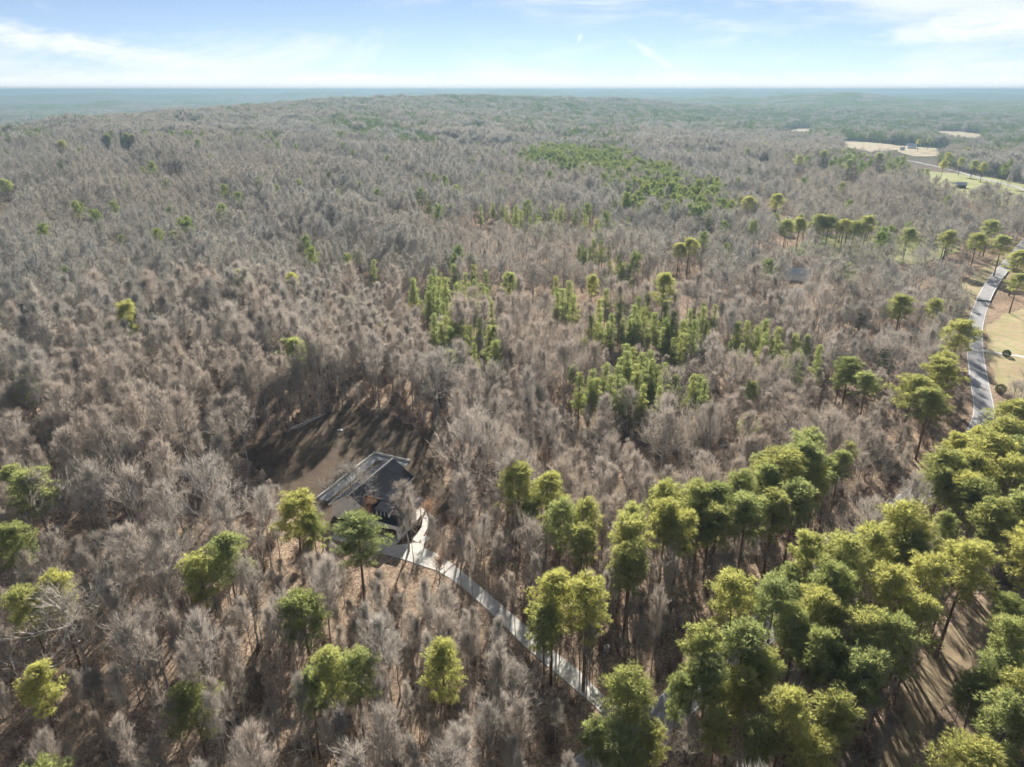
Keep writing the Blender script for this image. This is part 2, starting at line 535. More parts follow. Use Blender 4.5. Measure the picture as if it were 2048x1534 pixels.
def sheet(name, px, mat, lift, label, n=10, world_pts=None):
    """flat piece of land draped on the terrain, outline in photo pixels"""
    w = np.array(world_pts) if world_pts is not None else np.array([P(u, v)[:2] for u, v in px])
    c = w.mean(0)
    rings = np.linspace(0, 1, n)
    pts = []
    m = len(w); sub = 6
    out = []
    for i in range(m):
        for k in range(sub):
            out.append(w[i] + (w[(i + 1) % m] - w[i]) * k / sub)
    out = np.array(out); m = len(out)
    size = np.linalg.norm(out - c, axis=1).max()
    jit = 1 + 0.035 * np.sin(np.arange(m) * 2.4) + 0.03 * np.sin(np.arange(m) * 0.9 + 1)
    V = []; Fc = []
    for t in rings:
        q = c + (out - c) * t * jit[:, None]
        V.append(np.stack([q[:, 0], q[:, 1], terrain(q[:, 0], q[:, 1]) + lift], 1))
    V = np.concatenate(V)
    i = np.arange(m); j = (i + 1) % m
    for k in range(n - 1):
        Fc.append(np.stack([k * m + i, k * m + j, (k + 1) * m + j, (k + 1) * m + i], 1))
    Fc = np.concatenate(Fc)
    # make it face up
    a, b_, c_ = V[Fc[m, 0]], V[Fc[m, 1]], V[Fc[m, 2]]
    if np.cross(b_ - a, c_ - a)[2] < 0:
        Fc = Fc[:, ::-1].copy()
    o = link(name, mesh_from(name, V, Fc, [mat], smooth=True))
    tag(o, label, kind='structure')
    return o


# ------------------------------------------------------------------ house frame of reference
HO = P(667, 1033)                       # left corner of the main gable
HA = np.array([0.397, 0.918])           # along the ridge, away from the camera
HB = np.array([0.918, -0.397])          # along the front, to the right


def hw(x, y, z=0.0):
    q = HO[:2] + HB * x + HA * y
    return np.array([q[0], q[1], z])


sheet('lawn', None, M['clearing'], 0.05, 'brown winter lawn with painted tree shade in the clearing behind the house', 24,
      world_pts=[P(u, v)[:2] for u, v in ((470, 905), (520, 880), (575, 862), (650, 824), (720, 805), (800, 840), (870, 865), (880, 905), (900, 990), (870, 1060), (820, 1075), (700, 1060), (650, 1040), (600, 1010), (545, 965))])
sheet('lawn', [(1972, 655), (2005, 630), (2120, 600), (2160, 700), (2140, 780), (2040, 800), (1995, 770), (1975, 715)], M['lawn'], 0.06,
      'sunlit tan and green lawn beside the road bend', 16)
sheet('verge', [(1890, 640), (1870, 610), (1960, 540), (2005, 505), (2022, 500), (1960, 590), (1930, 645)], M['lawn'], 0.05,
      'tan grass verge along the left edge of the road', 10)
sheet('field', [(1676, 282), (1735, 285), (1792, 290), (1800, 300), (1740, 304), (1690, 296)], M['field'], 0.6, 'pale tan hay field in front of the far white house', 8)
sheet('field', [(1792, 292), (1900, 298), (1905, 312), (1830, 314), (1795, 304)], M['field'], 0.62, 'pale tan field around the far white house', 8)
sheet('field', [(1868, 262), (1920, 264), (1972, 270), (1962, 277), (1885, 272)], M['field'], 0.6, 'farthest pale tan field at the edge of the pine woods', 8)
sheet('field', [(1600, 255), (1680, 262), (1670, 275), (1560, 265)], M['field'], 0.6, 'narrow tan field beside the distant sheds', 8)
sheet('pasture', [(1840, 342), (1950, 350), (2060, 372), (2100, 420), (1960, 410), (1850, 370)], M['green_field'], 0.4, 'yellow-green pasture beside the far road', 10)
sheet('pasture', [(1560, 505), (1640, 470), (1760, 470), (1900, 480), (1920, 505), (1830, 530), (1700, 525)], M['green_field'], 0.3, 'yellow grass field glimpsed between the pine trunks', 10)
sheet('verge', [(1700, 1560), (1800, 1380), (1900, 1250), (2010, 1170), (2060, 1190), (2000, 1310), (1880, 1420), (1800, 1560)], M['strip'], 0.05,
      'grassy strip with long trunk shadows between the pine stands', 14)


# ------------------------------------------------------------------ roads, drive
def catmull(pts, step):
    pts = np.asarray(pts, float)
    out = []
    ext = np.vstack([2 * pts[0] - pts[1], pts, 2 * pts[-1] - pts[-2]])
    for i in range(1, len(ext) - 2):
        p0, p1, p2, p3 = ext[i - 1:i + 3]
        n = max(2, int(np.linalg.norm(p2 - p1) / step))
        for k in range(n):
            t = k / n
            out.append(0.5 * ((2 * p1) + (p2 - p0) * t + (2 * p0 - 5 * p1 + 4 * p2 - p3) * t * t + (-p0 + 3 * p1 - 3 * p2 + p3) * t ** 3))
    out.append(pts[-1])
    return np.array(out)


def ribbon(name, line, off0, off1, mat, lift, parent=None):
    t = np.gradient(line, axis=0)
    t /= np.linalg.norm(t, axis=1)[:, None]
    nrm = np.stack([t[:, 1], -t[:, 0]], 1)
    V = []
    for o_ in np.linspace(off0, off1, 5 if off1 - off0 > 2 else 2):
        q = line + nrm * o_
        V.append(np.stack([q[:, 0], q[:, 1], terrain(line[:, 0], line[:, 1]) + lift], 1))
    n = len(line); k = len(V)
    V = np.concatenate(V)
    i = np.arange(n - 1)
    Fc = np.concatenate([np.stack([a * n + i, (a + 1) * n + i, (a + 1) * n + i + 1, a * n + i + 1], 1) for a in range(k - 1)])
    return link(name, mesh_from(name, V, Fc, [mat], smooth=True), parent)


ROAD = catmull([P(u, v)[:2] for u, v in ((1120, 1580), (1250, 1490), (1338, 1420), (1450, 1330), (1600, 1190), (1750, 1060), (1860, 965), (1935, 895), (1967, 830), (1958, 760),
                                         (1950, 700), (1951, 650), (1967, 600), (1990, 560), (2025, 518), (2052, 485), (2084, 445), (2090, 412), (2050, 381), (1960, 357), (1890, 338), (1815, 322), (1745, 312))], 3.0)
# lift grows with distance so that the coarser far ground never pokes through
rdist = np.hypot(ROAD[:, 0], ROAD[:, 1])
near = ROAD[rdist < 420]; farr = ROAD[rdist >= 415]
road = ribbon('road', near, -3.1, 3.1, M['asphalt'], 0.09)
tag(road, 'two-lane grey asphalt road with white edge lines bending past the lawn', kind='structure')
for a in (-2.9, 2.78):
    ribbon('edge_line', near, a, a + 0.12, M['line'], 0.098, road)
road2 = ribbon('road', farr, -3.1, 3.1, M['asphalt'], 0.75)
tag(road2, 'far stretch of road crossing the green pasture', kind='structure')
for a in (-2.95, 2.7):
    ribbon('edge_line', farr, a, a + 0.22, M['line'], 0.78, road2)

# concrete drive of cast slabs
upper = [(850, 1097), (880, 1112), (912, 1134), (961, 1174), (1034, 1237), (1090, 1289), (1149, 1334), (1187, 1372), (1222, 1402), (1262, 1428)]
lower = [(815, 1122), (846, 1133), (874, 1143), (923, 1174), (1003, 1247), (1048, 1292), (1118, 1352), (1180, 1405), (1207, 1432), (1232, 1462)]


def edge_line(px, n):
    w = catmull([P(u, v)[:2] for u, v in px], 0.5)
    s = np.concatenate(([0], np.cumsum(np.linalg.norm(np.diff(w, axis=0), axis=1))))
    q = np.linspace(0, s[-1], n)
    return np.stack([np.interp(q, s, w[:, 0]), np.interp(q, s, w[:, 1])], 1)


drive = link('driveway', None)
tag(drive, 'pale concrete driveway of cast slabs curving from the house down to the road', kind='structure')


def slab(pts, parent, top=0.12, shrink=0.02, name='slab', mat='concrete', thick=0.14):
    pts = np.array([p[:2] for p in pts])
    c = pts.mean(0)
    d = pts - c
    ln = np.linalg.norm(d, axis=1)[:, None]
    pts = c + d * (1 - shrink / ln)
    ar = 0.5 * np.sum(pts[:, 0] * np.roll(pts[:, 1], -1) - np.roll(pts[:, 0], -1) * pts[:, 1])
    if ar < 0:
        pts = pts[::-1]
    b = MB().prism([(p[0], p[1], top) for p in pts], thick)
    return b.build(name, M[mat], parent)


NS = 60
eu, el_ = edge_line(upper, NS + 1), edge_line(lower, NS + 1)
for k in range(0, NS, 4):
    idx = list(range(k, min(k + 5, NS + 1)))
    slab([eu[i] for i in idx] + [el_[i] for i in reversed(idx)], drive)
# apron before the garage and the turning notch
for xs in ((13.3, 17.2), (17.2, 21.0)):
    for ys in ((-1.85, -4.9), (-4.9, -8.0)):
        slab([hw(xs[0], ys[0]), hw(xs[1], ys[0]), hw(xs[1], ys[1]), hw(xs[0], ys[1])], drive)
for xs in ((5.0, 9.2), (9.2, 13.3)):
    for ys in ((-2.6, -5.3), (-5.3, -8.0)):
        slab([hw(xs[0], ys[0]), hw(xs[1], ys[0]), hw(xs[1], ys[1]), hw(xs[0], ys[1])], drive)
slab([hw(21.0, -4.2), hw(21.0, -8.0), P(815, 1122), P(850, 1097), P(843, 1088), P(832, 1086)], drive)
slab([P(843, 1088), P(850, 1097), P(847, 1090), P(857, 1079), P(858, 1074), P(840, 1072)], drive)
walk = link('walkway', None)
tag(walk, 'curved concrete walkway looping from the driveway round to the house porch', kind='structure')
wo = edge_line([(837, 1086), (846, 1073), (855, 1055), (856, 1036), (849, 1020), (838, 1012)], 29)
wi = edge_line([(824, 1080), (836, 1066), (844, 1050), (844, 1035), (838, 1025), (829, 1020)], 29)
for k in range(0, 28, 4):
    idx = list(range(k, k + 5))
    slab([wo[i] for i in idx] + [wi[i] for i in reversed(idx)], walk, top=0.105)
# patio strip behind the house with a low kerb wall
patio = link('patio', None)
tag(patio, 'concrete patio strip in painted shade tones with low edge wall behind the house', kind='structure')
for k in range(8):
    y0, y1 = 5 + k * 3.0, 8 + k * 3.0
    slab([hw(-8.7, y0), hw(-5.9, y0), hw(-5.9, y1), hw(-8.7, y1)], patio, mat='patio')
for k in range(4):
    x0, x1 = -8.7 + k * 3.0, -5.7 + k * 3.0
    slab([hw(x0, 29), hw(x1, 29), hw(x1, 31.8), hw(x0, 31.8)], patio, mat='patio')
slab([hw(-9.1, 5), hw(-8.75, 5), hw(-8.75, 32.2), hw(-9.1, 32.2)], patio, top=0.7, name='kerb_wall', thick=0.75)
slab([hw(-8.74, 31.85), hw(3.3, 31.85), hw(3.3, 32.2), hw(-8.74, 32.2)], patio, top=0.7, name='kerb_wall', thick=0.75)
# planting beds by the walk and the garage
bed = link('planting_bed', None)
tag(bed, 'dark mulch planting bed between the house and the curved walkway', kind='structure')
slab([hw(21.2, -3.6), P(823, 1081), P(835, 1066), P(842, 1050), P(842, 1036), hw(21.2, 6)], bed, top=0.085, name='mulch', mat='mulch', thick=0.1)

lane = ribbon('side_drive', catmull([P(u, v)[:2] for u, v in ((1962, 700), (1990, 706), (2020, 710), (2060, 716), (2110, 722))], 2.0), -1.5, 1.5, M['concrete'], 0.12)
tag(lane, 'narrow white concrete drive crossing the lawn off the road bend', kind='structure')


# ------------------------------------------------------------------ the house
def house():
    h = link('farmhouse', None, None, (HO[0], HO[1], 0), (0, 0, math.atan2(HB[1], HB[0])))
    tag(h, 'white farmhouse with dark charcoal gable roofs at the head of the driveway', 'house')
    EV, RG, W, L = 4.0, 8.1, 11.7, 19.0
    mid = W / 2

    def gable_wall(x0, x1, y0, y1, ev, rg):
        m_ = (x0 + x1) / 2
        return MB().extrude([(x0, y0, 0), (x1, y0, 0), (x1, y0, ev), (m_, y0, rg), (x0, y0, ev)], (0, y1 - y0, 0))

    gable_wall(0, W, 0.25, 0.0, EV, RG).build('wall', M['siding'], h)
    gable_wall(0, W, L, L - .25, EV, RG).build('wall', M['siding'], h)
    MB().box(0, 0.25, .255, L - .255, 0, EV).build('wall', M['siding'], h)
    MB().box(W - .25, W, .255, L - .255, 0, EV).build('wall', M['siding'], h)
    MB().box(-.06, W + .06, -.06, L + .06, 0, 0.35).build('foundation', M['concrete_cut'], h)
    sl = (RG - EV) / mid

    def slope(xa, xb, za, zb, y0, y1, t=0.22):
        n = MB().poly([(xa, y0, za), (xb, y0, zb), (xb, y1, zb), (xa, y1, za), (xa, y0, za - t), (xb, y0, zb - t), (xb, y1, zb - t), (xa, y1, za - t)],
                      [(0, 1, 2, 3), (7, 6, 5, 4), (0, 4, 5, 1), (1, 5, 6, 2), (2, 6, 7, 3), (3, 7, 4, 0)])
        return n
    ov = 0.55
    tz = 0.25
    for (xa, xb) in ((-ov, mid), (W + ov, mid)):
        za = EV - ov * sl + tz
        s_ = slope(xa, xb, za, RG + tz, -ov, L + ov).build('roof', M['shingle'], h)
        xe = xa + (-.08 if xa < 0 else .02)
        MB().box(xe, xe + .06, -ov, L + ov, za - .34, za - .02).build('fascia', M['trim'], s_)
        # shingle courses standing proud of the slope
        nc = 15
        for k in range(nc):
            f0 = (k + .02) / nc; f1 = (k + .98) / nc
            x0, x1 = xa + (xb - xa) * f0, xa + (xb - xa) * f1
            z0, z1 = za + (RG + tz - za) * f0, za + (RG + tz - za) * f1
            MB().poly([(x0, -ov + .01, z0 + .035), (x1, -ov + .01, z1 + .012), (x1, L + ov - .01, z1 + .012), (x0, L + ov - .01, z0 + .035),
                       (x0, -ov + .01, z0 + .002), (x1, -ov + .01, z1 + .002), (x1, L + ov - .01, z1 + .002), (x0, L + ov - .01, z0 + .002)],
                      [(0, 1, 2, 3), (0, 4, 5, 1), (1, 5, 6, 2), (2, 6, 7, 3), (3, 7, 4, 0)]).build('shingle_course', M['shingle'], s_)
        # rake boards on the gable
        for yy in (-ov - .05,):
            MB().extrude([(xa, yy, za - .26), (xb, yy, RG + tz - .26), (xb, yy, RG + tz - .02), (xa, yy, za - .02)], (0, .045, 0)).build('rake_board', M['trim'], s_)
    MB().extrude([(mid - .3, -ov, RG + .10), (mid, -ov, RG + .36), (mid + .3, -ov, RG + .10)], (0, L + 2 * ov, 0)).build('ridge_cap', M['rust_roof'], h)

    # windows of the main gable
    def window(x, z, w_, h_, y, side='front', parent=h):
        f = MB()
        if side == 'front':
            f.box(x - w_ / 2 - .1, x + w_ / 2 + .1, y - .06, y, z - .12, z); f.box(x - w_ / 2 - .1, x + w_ / 2 + .1, y - .06, y, z + h_, z + h_ + .12)
            f.box(x - w_ / 2 - .1, x - w_ / 2, y - .055, y, z, z + h_); f.box(x + w_ / 2, x + w_ / 2 + .1, y - .055, y, z, z + h_)
            f.box(x - .025, x + .025, y - .05, y, z, z + h_); f.box(x - w_ / 2, x + w_ / 2, y - .05, y, z + h_ / 2 - .025, z + h_ / 2 + .025)
            fr = f.build('window', M['dark_trim'], parent)
            MB().box(x - w_ / 2, x + w_ / 2, y - .02, y + .01, z, z + h_).build('pane', M['glass'], fr)
        else:      # on a wall facing +x at x = y argument
            X = y
            f.box(X, X + .06, x - w_ / 2 - .1, x + w_ / 2 + .1, z - .12, z); f.box(X, X + .06, x - w_ / 2 - .1, x + w_ / 2 + .1, z + h_, z + h_ + .12)
            f.box(X, X + .055, x - w_ / 2 - .1, x - w_ / 2, z, z + h_); f.box(X, X + .055, x + w_ / 2, x + w_ / 2 + .1, z, z + h_)
            f.box(X, X + .05, x - .025, x + .025, z, z + h_)
            fr = f.build('window', M['dark_trim'], parent)
            MB().box(X - .01, X + .02, x - w_ / 2, x + w_ / 2, z, z + h_).build('pane', M['glass'], fr)
    window(7.4, 1.0, 1.0, 1.7, 0.0)

    # garage wing
    GX0, GX1, GY0, GY1, GE = 11.0, 20.8, -1.7, 6.2, 4.1
    gr, gm_ = 6.9, (GY0 + GY1) / 2
    g = link('garage_wing', None, h)
    D0, D1, DH = 14.6, 20.0, 2.45
    MB().box(GX0, D0, GY0, GY0 + .25, 0, GE).build('wall', M['siding'], g)
    MB().box(D1, GX1, GY0, GY0 + .25, 0, GE).build('wall', M['siding'], g)
    MB().box(D0, D1, GY0 + .003, GY0 + .25, DH, GE).build('wall', M['siding'], g)
    MB().extrude([(GX1, GY0 + .255, 0), (GX1, GY1, 0), (GX1, GY1, GE), (GX1, gm_, gr), (GX1, GY0 + .255, GE)], (-.25, 0, 0)).build('wall', M['siding'], g)
    MB().box(W + .01, GX1 - .26, GY1 - .25, GY1, 0, GE).build('wall', M['siding'], g)
    d = MB().box(D0 - .12, D0 + .002, GY0 - .05, GY0 + .0, 0, DH + .12).box(D1, D1 + .12, GY0 - .05, GY0, 0, DH + .12).box(D0 + .004, D1 - .004, GY0 - .05, GY0, DH, DH + .12).build('garage_door', M['trim'], h)
    for k in range(4):
        for q in range(4):
            wq = (D1 - D0) / 4
            MB().box(D0 + q * wq + .02, D0 + (q + 1) * wq - .02, GY0 + .12, GY0 + .17, k * DH / 4 + .015, (k + 1) * DH / 4 - .015).build('panel', M['brown_door'], d)
    sg = (gr - GE) / (gm_ - GY0)
    rp = None
    for (ya, yb) in ((GY0 - .5, gm_), (GY1 + .5, gm_)):
        za = GE - .5 * sg + .25
        x0, x1 = 9.0, GX1 + .5
        s_ = MB().poly([(x0, ya, za), (x1, ya, za), (x1, yb, gr + .25), (x0, yb, gr + .25), (x0, ya, za - .2), (x1, ya, za - .2), (x1, yb, gr + .05), (x0, yb, gr + .05)],
                       [(0, 1, 2, 3), (7, 6, 5, 4), (0, 4, 5, 1), (1, 5, 6, 2), (2, 6, 7, 3), (3, 7, 4, 0)]).build('roof', M['shingle'], h)
        nc = 9
        for k in range(nc):
            f0, f1 = (k + .02) / nc, (k + .98) / nc
            y0, y1 = ya + (yb - ya) * f0, ya + (yb - ya) * f1
            z0, z1 = za + (gr + .25 - za) * f0, za + (gr + .25 - za) * f1
            MB().poly([(x0, y0, z0 + .035), (x1 - .01, y0, z0 + .035), (x1 - .01, y1, z1 + .012), (x0, y1, z1 + .012),
                       (x0, y0, z0 + .002), (x1 - .01, y0, z0 + .002), (x1 - .01, y1, z1 + .002), (x0, y1, z1 + .002)],
                      [(0, 1, 2, 3), (0, 4, 5, 1), (1, 5, 6, 2), (2, 6, 7, 3), (3, 7, 4, 0)]).build('shingle_course', M['shingle'], s_)
        yy = ya if ya < 0 else ya - .05
        MB().box(x0 + 2.8, x1, yy - .045, yy - .002 if ya < 0 else yy + .09, za - .26, za - .02).build('fascia', M['trim'], s_)
    # dormer with a row of windows over the garage doors
    X0, X1, YD, ZD = 13.9, 17.7, -0.9, 6.4
    dm = link('dormer', None, h)
    MB().box(X0, X1, YD, YD + 2.2, 4.5, ZD).build('wall', M['siding'], dm)
    for k, xx in enumerate((14.75, 15.8, 16.85)):
        window(xx, 5.0, .6, 1.1, YD, parent=dm)
    MB().poly([(X0 - .3, YD - .35, ZD + .02), (X1 + .3, YD - .35, ZD + .02), (X1 + .3, gm_ + 1.2, ZD + .85), (X0 - .3, gm_ + 1.2, ZD + .85),
               (X0 - .3, YD - .35, ZD - .12), (X1 + .3, YD - .35, ZD - .12), (X1 + .3, gm_ + 1.2, ZD + .7), (X0 - .3, gm_ + 1.2, ZD + .7)],
              [(0, 1, 2, 3), (7, 6, 5, 4), (0, 4, 5, 1), (1, 5, 6, 2), (2, 6, 7, 3), (3, 7, 4, 0)]).build('roof', M['shingle'], dm)
    # windows on the garage's right-hand wall
    window(0.3, 1.0, 1.1, 1.6, GX1, 'side'); window(3.4, 1.0, 1.1, 1.6, GX1, 'side')
    # porch behind the garage, facing the walkway
    pr = link('porch', None, h)
    PY0, PY1 = GY1 + .05, 11.4
    MB().box(W + .02, GX1 - .2, PY0, PY1, 0, .35).build('deck', M['concrete'], pr)
    for yy in (6.6, 8.9, 11.1):
        MB().box(GX1 - .55, GX1 - .3, yy - .12, yy + .12, .35, 3.2).build('post', M['trim'], pr)
    MB().box(GX1 - .6, GX1 - .25, PY0 + .1, PY1, 3.2, 3.5).build('beam', M['trim'], pr)
    MB().poly([(W - .6, PY0 + .5, 4.9), (GX1 + .1, PY0 + .5, 3.62), (GX1 + .1, PY1 + .3, 3.62), (W - .6, PY1 + .3, 4.9), (W - .6, PY0 + .5, 4.78), (GX1 + .1, PY0 + .5, 3.51), (GX1 + .1, PY1 + .3, 3.51), (W - .6, PY1 + .3, 4.78)],
              [(0, 1, 2, 3), (7, 6, 5, 4), (0, 4, 5, 1), (1, 5, 6, 2), (2, 6, 7, 3), (3, 7, 4, 0)]).build('roof', M['shingle'], pr)
    dr = MB().box(W, W + .06, 8.0, 9.1, .35, 2.5).build('front_door', M['brown_door'], h)
    MB().box(W + .06, W + .13, 8.12, 8.2, 1.35, 1.5).build('handle', M['dark_trim'], dr)


house()


# small far buildings: walls, gable roof, door, windows
def small_building(name, u, v, w_, l_, ev, rg, rot, wall, roof, label, open_front=False):
    p = P(u, v)
    h = link(name, None, None, (p[0], p[1], p[2] + 0.3), (0, 0, R(rot)))
    tag(h, label, 'barn' if 'barn' in name or 'shed' in name else 'house')
    for y0, y1 in ((-l_ / 2, -l_ / 2 + .25), (l_ / 2 - .25, l_ / 2)):
        MB().extrude([(-w_ / 2, y0, -1), (w_ / 2, y0, -1), (w_ / 2, y0, ev), (0, y0, rg), (-w_ / 2, y0, ev)], (0, y1 - y0, 0)).build('wall', M[wall], h)
    if not open_front:
        MB().box(-w_ / 2, -w_ / 2 + .25, -l_ / 2 + .255, l_ / 2 - .255, -1, ev).build('wall', M[wall], h)
    else:
        for k in range(4):
            yy = -l_ / 2 + .6 + k * (l_ - 1.2) / 3
            MB().box(-w_ / 2, -w_ / 2 + .3, yy - .15, yy + .15, -1, ev).build('post', M[wall], h)
    MB().box(w_ / 2 - .25, w_ / 2, -l_ / 2 + .255, l_ / 2 - .255, -1, ev).build('wall', M[wall], h)
    sl = (rg - ev) / (w_ / 2)
    for s in (-1, 1):
        xa = s * (w_ / 2 + .6); za = ev - .6 * sl + .25
        MB().poly([(xa, -l_ / 2 - .5, za), (0, -l_ / 2 - .5, rg + .25), (0, l_ / 2 + .5, rg + .25), (xa, l_ / 2 + .5, za),
                   (xa, -l_ / 2 - .5, za - .2), (0, -l_ / 2 - .5, rg + .05), (0, l_ / 2 + .5, rg + .05), (xa, l_ / 2 + .5, za - .2)],
                  [(0, 1, 2, 3), (7, 6, 5, 4), (0, 4, 5, 1), (1, 5, 6, 2), (2, 6, 7, 3), (3, 7, 4, 0)]).build('roof', M[roof], h)
    d = MB().box(-.6, .6, -l_ / 2 - .06, -l_ / 2 - .002, 0, 2.1).build('door', M['brown_door'], h)
    for xx in (-w_ / 3.2, w_ / 3.2):
        f = MB().box(xx - .7, xx + .7, -l_ / 2 - .07, -l_ / 2 - .002, .9, 2.4).build('window', M['trim'], h)
        MB().box(xx - .58, xx + .58, -l_ / 2 - .09, -l_ / 2 - .072, 1.02, 2.28).build('pane', M['glass'], f)


small_building('far_house', 1822, 297, 10, 16, 5.0, 9.0, 70, 'siding', 'metal_roof', 'white house at the edge of the far tan field')
small_building('far_cottage', 1880, 304, 8, 11, 4.0, 7.0, 85, 'siding', 'rust_roof', 'small white cottage half hidden right of the far white house')
small_building('outbuilding', 1804, 301, 6, 8, 3.2, 5.2, 60, 'siding', 'metal_roof', 'little white outbuilding left of the far white house')
small_building('open_shed', 1921, 376, 7, 9, 3.4, 5.6, 65, 'wood', 'metal_roof', 'open wooden shed with pale metal roof below the far road', True)
small_building('farm_shed', 1572, 259, 12, 24, 4.5, 7.5, 80, 'wood', 'rust_roof', 'long low grey farm shed left of the distant pale field')
small_building('farm_barn', 1608, 256, 14, 20, 5.5, 9.5, 75, 'wood', 'metal_roof', 'pale roofed barn beside the long low farm shed')
small_building('wood_house', 1592, 557, 9, 13, 3.2, 5.6, 78, 'siding', 'metal_roof', 'pale roofed house half hidden in the grey trees')
small_building('ridge_house', 583, 212, 13, 26, 6.0, 9.5, 85, 'siding', 'metal_roof', 'white building on the wooded ridge near the skyline')


# ------------------------------------------------------------------ tree building
def unit(v):
    return v / (np.linalg.norm(v, axis=-1, keepdims=True) + 1e-9)


class Geo:
    """collects tapered tubes and slivers as triangles"""
    def __init__(s):
        s.V, s.F, s.n = [], [], 0

    def add(s, V, Fc):
        s.V.append(np.asarray(V, np.float32)); s.F.append(np.asarray(Fc, np.int32) + s.n); s.n += len(V)

    def tube(s, path, rad, sides):
        path = np.asarray(path); k = len(path)
        t = unit(np.gradient(path, axis=0))
        a = np.array([1.0, 0.13, 0.07]) if abs(t[0][0]) < 0.8 else np.array([0.0, 1, 0.1])
        e1 = unit(np.cross(t, a)); e2 = np.cross(t, e1)
        th = np.arange(sides) * 2 * np.pi / sides
        ring = (np.cos(th)[None, :, None] * e1[:, None, :] + np.sin(th)[None, :, None] * e2[:, None, :]) * np.asarray(rad)[:, None, None]
        V = (path[:, None, :] + ring).reshape(-1, 3)
        i = np.arange(sides); j = (i + 1) % sides
        Fc = []
        for q in range(k - 1):
            a0, b0 = q * sides, (q + 1) * sides
            Fc.append(np.stack([a0 + i, a0 + j, b0 + j], 1)); Fc.append(np.stack([a0 + i, b0 + j, b0 + i], 1))
        s.add(V, np.concatenate(Fc))

    def slivers(s, p, d, length, width, rng):
        n = len(p)
        perp = unit(np.cross(d, rng.normal(size=(n, 3)))) * (np.asarray(width).reshape(-1, 1) / 2)
        V = np.stack([p - perp, p + perp, p + d * np.asarray(length).reshape(-1, 1)], 1).reshape(-1, 3)
        s.add(V, np.arange(3 * n).reshape(-1, 3))

    def arrays(s):
        return np.concatenate(s.V), np.concatenate(s.F)


def bend_path(p, d, length, segs, rng, up=0.25, wob=0.18):
    pts = [np.array(p, float)]
    d = unit(np.array(d, float))
    for k in range(segs):
        d = unit(d + rng.normal(size=3) * wob + np.array([0, 0, up]))
        pts.append(pts[-1] + d * length / segs)
    return np.array(pts)


ENV = {'oak': (.61, .42, .41), 'fan': (.64, .35, .39), 'tall': (.70, .158, .33)}     # crown centre height, radius, half height over tree height


def crown_twigs(twig, style, H, n, l0, l1, width, rng):
    """fine twigs filling the outer part of an uneven, lobed crown"""
    cz, ex, ez = ENV[style]
    lob = unit(rng.normal(size=(13, 3)) + np.array([0, 0, .35]))
    amp = rng.uniform(.15, .38, 13)
    u = unit(rng.normal(size=(n, 3)) + np.array([0, 0, .30]))
    ang = np.arccos(np.clip(u @ lob.T, -1, 1))
    fac = .70 + np.max(amp[None, :] * np.exp(-(ang / .42) ** 2), axis=1)
    rr_ = fac * rng.uniform(.55, 1.0, n) ** .6
    q = u * rr_[:, None] * np.array([ex, ex, ez]) * H
    q[:, 2] += cz * H
    k = q[:, 2] > (.34 if style != 'tall' else .46) * H
    q, u = q[k], u[k]
    d = unit(u * .7 + rng.normal(size=q.shape) * .38 + np.array([0, 0, .45]))
    twig.slivers(q, d, rng.uniform(l0, l1, len(q)), width, rng)


